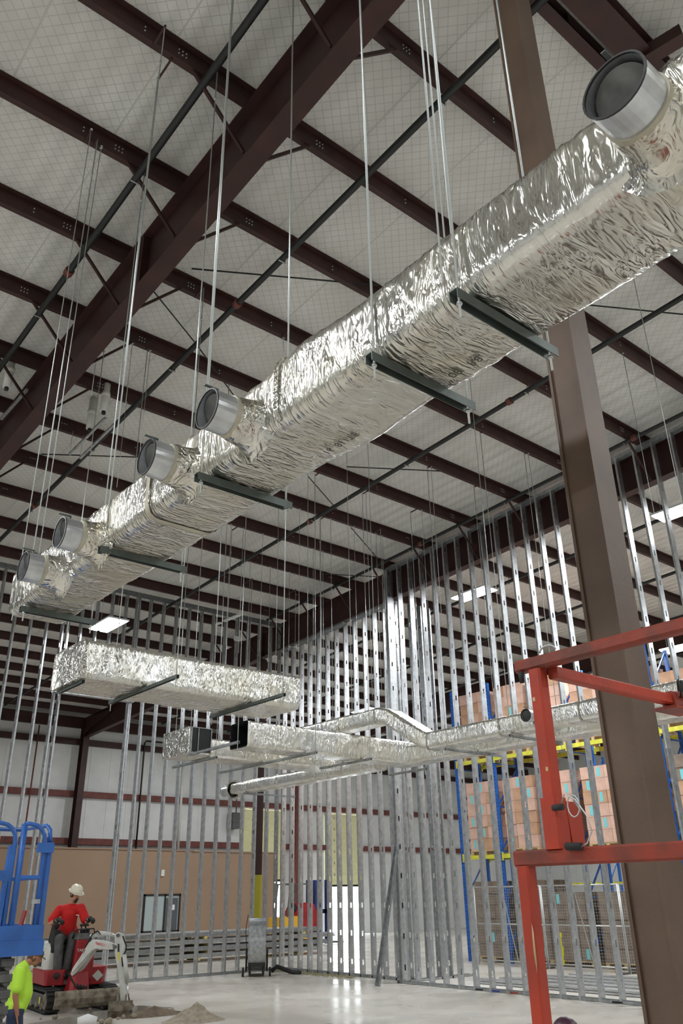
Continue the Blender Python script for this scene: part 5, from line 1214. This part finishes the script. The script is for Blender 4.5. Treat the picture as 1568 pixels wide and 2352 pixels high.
for s, fx in ((-.09, -.16), (.09, .12)): q = MB(); limb(q, [N(fx, s, .075), N(fx + .17, s, .055)], [.062, .05]); remesh(q, .012, 'work_boot', M['rubber'], mn, 2)

# ================================================================== LIFTS
# blue scissor lift at the left edge; near face runs along X, side along Y
KC = dep(119, 2000, 8.0); KX, KY = KC.x, KC.y
root = thing('scissor_lift', (KX - .9, KY + .4, 0), 'blue scissor lift with guard rails at the left edge', 'lift')
zd = 1.215; zt = 2.46; WX = 2.2; WY = .78
def px_x(px, py=2000):      # x of a picture column on the near face
    d = ray(px, py); return EYE.x + d.x * ((KY - EYE.y)/d.y)
def pz(px, py): d = ray(px, py); return EYE.z + d.z * ((KY - EYE.y)/d.y)
def rail(pts, w=.04, name='guard_rail', m='bluep', r=None):
    mb = MB()
    for a, b in zip(pts, pts[1:]): mb.bar(a, b, w, w, ch=.006)
    return mb.build(name, M[m], root)
def arch(x0, x1, z0, z1, y, rc=.14, w=.042):
    pts = [(x0, y, z1)]
    pts += [(x1 - rc, y, z1)] + [(x1 - rc + rc*math.sin(a), y, z1 - rc + rc*math.cos(a)) for a in (PI/8, PI/4, 3*PI/8)] + [(x1, y, z1 - rc), (x1, y, z0)]
    return MB().tube(pts, w/2, 10)
xr = px_x(110, 1990); xg0 = px_x(57, 1895); xg1 = px_x(40, 1900)
zT = pz(60, 1892); zM = pz(60, 2015); zTB = pz(60, 2125); zD = pz(60, 2160); zB = pz(60, 2195)
a = arch(xg0, xr - .06, zTB, zT, KY, .16); a.tube([(xg0, KY, zT), (xg0, KY, zTB)], .022, 10); a.build('gate_frame', M['bluep'], root)
a = arch(xr - 2.2, xg1, zTB, zT, KY, .16); a.build('front_rail', M['bluep'], root)
rail([(xr, KY + .02, zT - .16), (xr, KY + .02, zB)], .05, 'corner_post')
rail([(xg0, KY, zM), (xr - .06, KY, zM)], .035, 'mid_rail'); MB().box((xr - 2.2, KY - .012, zM - .03), (xg1, KY + .012, zM + .06)).build('mid_plate', M['bluep'], root)
for x in (xg1 - .03,): rail([(x, KY + .01, zT - .2), (x - .02, KY + .01, zTB)], .045, 'rail_post')
for x in (xg0 + .005,): rail([(x, KY + .01, zT), (x, KY + .01, zTB)], .05, 'rail_post')
# side and rear rails
pts = [(xr, KY + .02, zT - .16), (xr, KY + .06, zT - .05), (xr, KY + .14, zT), (xr, KY + WY, zT), (xr, KY + WY, zD)]
MB().tube(pts, .022, 10).build('side_rail', M['bluep'], root)
rail([(xr, KY, zM), (xr, KY + WY, zM)], .035, 'side_mid_rail')
MB().tube([(xr, KY + WY, zT), (xr - 2.2, KY + WY, zT)], .022, 10).build('rear_rail', M['bluep'], root)
rail([(xr, KY + WY, zM), (xr - 2.2, KY + WY, zM)], .035, 'rear_mid_rail')
rail([(xr - 1.1, KY + WY, zT), (xr - 1.1, KY + WY, zD)], .04, 'rail_post')
MB().box((xr - 2.2, KY - .02, zD), (xr + .03, KY, zTB)).build('toe_board', M['bluep'], root)
MB().box((xr - .02, KY, zD), (xr, KY + WY, zTB)).build('toe_board', M['bluep'], root)
MB().box((xr - 2.2, KY + WY - .02, zD), (xr, KY + WY, zTB)).build('toe_board', M['bluep'], root)
MB().box((xr - 2.2, KY - .03, zB), (xr + .045, KY + WY + .03, zD)).build('platform_deck', M['blued' if False else 'bluep'], root)
MB().box((xr - .14, KY - .05, zT - .26), (xr + .02, KY - .02, zT - .17)).build('latch_plate', M['bluep'], root)
MB().box((xr - .13, KY - .04, pz(100, 2075)), (xr - .05, KY - .01, pz(100, 2065))).build('latch', M['galv2'], root)
# scissor stack
zs = .66; xs1 = px_x(27, 2260); k = 5
for i in range(k):
    z0 = zs + (zB - zs)*i/k; z1 = zs + (zB - zs)*(i + 1)/k
    for y in (KY + .12, KY + WY - .16):
        MB().bar((xs1 - 1.7, y, z0 + .03), (xs1, y, z1 - .03), .04, .075).build('scissor_arm', M['exgrey'], root)
        MB().bar((xs1 - 1.7, y + .05, z1 - .03), (xs1, y + .05, z0 + .03), .04, .075).build('scissor_arm', M['exgrey'], root)
    for x in (xs1 - .02, xs1 - 1.68): MB().cyl((x, KY + .08, z0 + .04), (x, KY + WY - .06, z0 + .04), .035, 12).build('cross_tube', M['exgrey'], root)
    MB().box((xs1 - .1, KY + .06, z0 + .045), (xs1 + .02, KY + .1, z1 - .02)).build('link_plate', M['exgrey'], root)
xb = px_x(80, 2330)
MB().box((xb - 2.1, KY - .02, .16), (xb, KY + WY + .02, zs - .06)).build('chassis', M['blued'], root)
MB().box((xb - .5, KY - .04, zs - .06), (xb, KY + WY + .04, zs - .02)).build('chassis_top', M['bluep'], root)
for x in (xb - .3, xb - 1.8):
    for y in (KY - .06, KY + WY): MB().cyl((x, y, .17), (x, y + .1, .17), .17, 18).build('wheel', M['rubber'], root)
# things left on the platform
def onplat(name, mb, m, label, cat): return single(name, mb, M[m], label, cat)
onplat('red_tool', MB().bar((px_x(62, 2120), KY + .2, zD + .02), (px_x(78, 2105), KY + .25, zTB + .12), .03, .03), 'exred', 'red and white rod-like tool leaning inside the blue lift platform, right one', 'tool')
onplat('white_tool', MB().bar((px_x(68, 2120), KY + .24, zD + .02), (px_x(80, 2112), KY + .29, zTB + .08), .015, .03), 'paper', 'thin white rod beside the red tool inside the blue lift platform', 'tool')
onplat('red_toolbag', MB().box((px_x(2, 2120), KY + .15, zD + .002), (px_x(19, 2120), KY + .4, zTB + .05)), 'exred', 'red tool case just showing over the toe board of the blue lift', 'case')
onplat('dark_bottle', MB().tube([(px_x(0, 2110), KY + .2, zD + .002), (px_x(0, 2110), KY + .2, zTB + .12), (px_x(0, 2110), KY + .2, zTB + .16)], [.04, .04, .02], 12), 'blued', 'dark bottle standing in the blue lift at the picture edge', 'bottle')

# red lift guard rail in the foreground
D = 2.6
c0 = dep(1222, 1520, D); RXp, RYp = c0.x, c0.y
root = thing('red_lift_platform', (RXp, RYp, 0), 'worn red lift platform with tubular guard rails in the right foreground', 'lift')
def rz(px, py, y=None): d = ray(px, py); return EYE.z + d.z * (RXp/d.x)
def ry(px, py): d = ray(px, py); return d.y * (RXp/d.x)
zt = (rz(1200, 1535) + rz(1568, 1450))/2; 
q1, q2 = V((RXp, ry(1190, 1535), rz(1190, 1535))), V((RXp, ry(1568, 1446), rz(1568, 1446)))
q2 = q1 + (q2 - q1) * 2.6; q2.z = q1.z + (rz(1568, 1446) - q1.z)*1.0
mb = MB(); mb.bar(q1, V((q1.x, q2.y, q1.z + .0)), .042, .040, ch=.008); mb.build('top_rail', M['redp'], root)
# lower rail
l1 = V((RXp, ry(1190, 1973), rz(1190, 1973))); mb = MB(); mb.bar(l1, V((l1.x, q2.y, l1.z)), .045, .045, ch=.006); mb.build('mid_rail', M['redp'], root)
# end rail along +X
e0 = V((RXp + .02, ry(1262, 1560), q1.z - .035)); e1 = e0 + V((1.0, 0, 0))
d = ray(1440, 1587); 
d2 = ray(1540, 1625); t = e0.y / d2.y; e1 = V((d2.x*t, e0.y, EYE.z + d2.z*t)); e1.z = e0.z
mb = MB(); mb.bar(e0, e1, .036, .038, ch=.005); mb.build('end_rail', M['redb'], root)
# posts
py1 = ry(1253, 1700); mb = MB(); mb.bar((RXp + .0, py1, q1.z - .02), (RXp + .0, py1, l1.z + .03), .045, .045, up=(0, 1, 0), ch=.006); mb.build('corner_post', M['redb'], root)
mb = MB(); mb.bar((RXp, py1, l1.z + .02), (RXp, py1, l1.z + .16), .057, .057, up=(0, 1, 0), ch=.005); mb.build('post_socket', M['redb'], root)
MB().box((RXp - .03, py1 - .16, l1.z + .03), (RXp - .0, py1 - .04, l1.z + .22)).build('gusset', M['redb'], root) if False else None
mb = MB(); mb.prism([(RXp + .03, py1 - .03, l1.z + .028), (RXp + .09, py1 - .03, l1.z + .028), (RXp + .09, py1 - .03, l1.z + .12), (RXp + .06, py1 - .03, l1.z + .15), (RXp + .02, py1 - .03, l1.z + .15)], (0, .006, 0)); mb.build('gusset', M['redb'], root)
py2 = ry(1219, 2100); mb = MB(); mb.bar((RXp, py2, l1.z - .02), (RXp, py2, .75), .044, .044, up=(0, 1, 0), ch=.006); mb.build('lower_post', M['redb'], root)
mb = MB(); mb.bar((e1.x, e1.y, e1.z + .03), (e1.x, e1.y, .75), .05, .05, up=(0, 1, 0), ch=.006)
# second corner at the far end of the end rail is only a bracket with a strap
mb = MB(); mb.bar((e1.x - .01, e1.y, e1.z), (e1.x + .35, e1.y - .0, e1.z + .03), .05, .055, ch=.006); mb.build('rail_bracket', M['redp'], root)
mb = MB(); mb.box((e1.x - .05, e1.y - .05, e1.z - .04), (e1.x + .12, e1.y + .04, e1.z - .03)); mb.build('bracket_plate', M['redp'], root)
mb = MB()
for k in range(3): mb.tube([V((e1.x + .03 + k*.02, e1.y - .03, e1.z + .04 + .03*math.sin(a))) + V((.03*math.cos(a), .02*math.cos(a), 0)) for a in [2*PI*j/10 for j in range(11)]], .004, 6, False)
mb.build('wire_loop', M['rubber'], root)
q = e1 + V((.06, -.02, -.04)); mb = MB(); mb.tube([q, q + V((.0, .01, -.12)), q + V((.05, .0, -.3)), q + V((.08, 0, -.8)), q + V((.1, 0, -1.2))], .006, 6); mb.build('hanging_cord', M['rubber'], root)
# knob and hook at the corner
c = V((RXp - .03, ry(1207, 1643), rz(1207, 1643)))
MB().cyl(V((RXp - .02, py1 + .05, q1.z - .02)), V((RXp - .02, py1 + .05, q1.z - .055)), .010, 10, .007).build('latch_pin', M['rubber'], root)
c = V((RXp - .03, py1 - .0, l1.z + .13)); mb = MB(); mb.cyl(c - V((.0, .02, 0)), c - V((0, .055, 0)), .009, 10); mb.build('lock_pin', M['rubber'], root)
mb = MB(); mb.tube([c + V((.0, -.05, .01)), c + V((.0, -.065, .035)), c + V((.0, -.10, .015)), c + V((0, -.13, -.03)), c + V((0, -.14, -.07)), c + V((0, -.12, -.10)), c + V((0, -.10, -.108))], .002, 6); mb.tube([c + V((0, -.09 + .02*math.cos(a), .0 + .03*math.sin(a))) for a in [2*PI*j/12 for j in range(13)]], .002, 6, False); mb.build('pin_chain', M['fence'], root)
mb = MB(); mb.cyl(c + V((0, -.05, -.105)), c + V((0, -.10, -.108)), .011, 10); mb.build('pin_handle', M['rubber'], root)
mb = MB(); mb.tube([V((RXp, q1.y - .12 + .03*math.cos(a), q1.z + .03 + .018*math.sin(a))) for a in [PI*j/8 for j in range(9)]], .003, 6); mb.build('wire_tie', M['fence'], root)
mb = MB(); za, zb_ = rz(1225, 2120), rz(1232, 2235)
mb.add([(RXp - .0228, py2 - .017, za), (RXp - .0228, py2 - .021, za - .02), (RXp - .0228, py2 - .0215, zb_ + .03), (RXp - .0228, py2 - .019, zb_), (RXp - .0228, py2 - .014, zb_ + .05), (RXp - .0228, py2 - .015, za - .03)], [tuple(range(6))]); mb.build('paint_scrape', M['wood'], root)
for dy, z in ((.004, q1.z - .42), (-.008, q1.z - .33), (.01, q1.z - .12)):
    MB().box((RXp - .0232, py1 + dy - .005, z), (RXp - .0226, py1 + dy + .004, z + .012)).build('paint_chip', M['wood'], root)
# platform deck, chassis, out of frame below
MB().box((RXp - .03, q2.y, .70), (e1.x + .05, py2 + .03, .78)).build('platform_deck', M['redp'], root)
MB().box((RXp + .02, q2.y + .1, .2), (e1.x, py2 - .1, .70)).build('chassis', M['exgrey'], root)
for x in (RXp, e1.x - .05):
    for y in (py2 - .3, q2.y + .3): MB().cyl((x - .06, y, .18), (x + .06, y, .18), .18, 18).build('wheel', M['rubber'], root)
P = dep(1300, 2372, 2.9); MB().sph(P, .05, 16, 10, (1, 1, 1)).build('round_knob', M['maroon'], root)
mb = MB(); mb.cyl((P.x, P.y, .78), (P.x, P.y, P.z - .03), .02, 10); mb.build('knob_stem', M['rubber'], root)
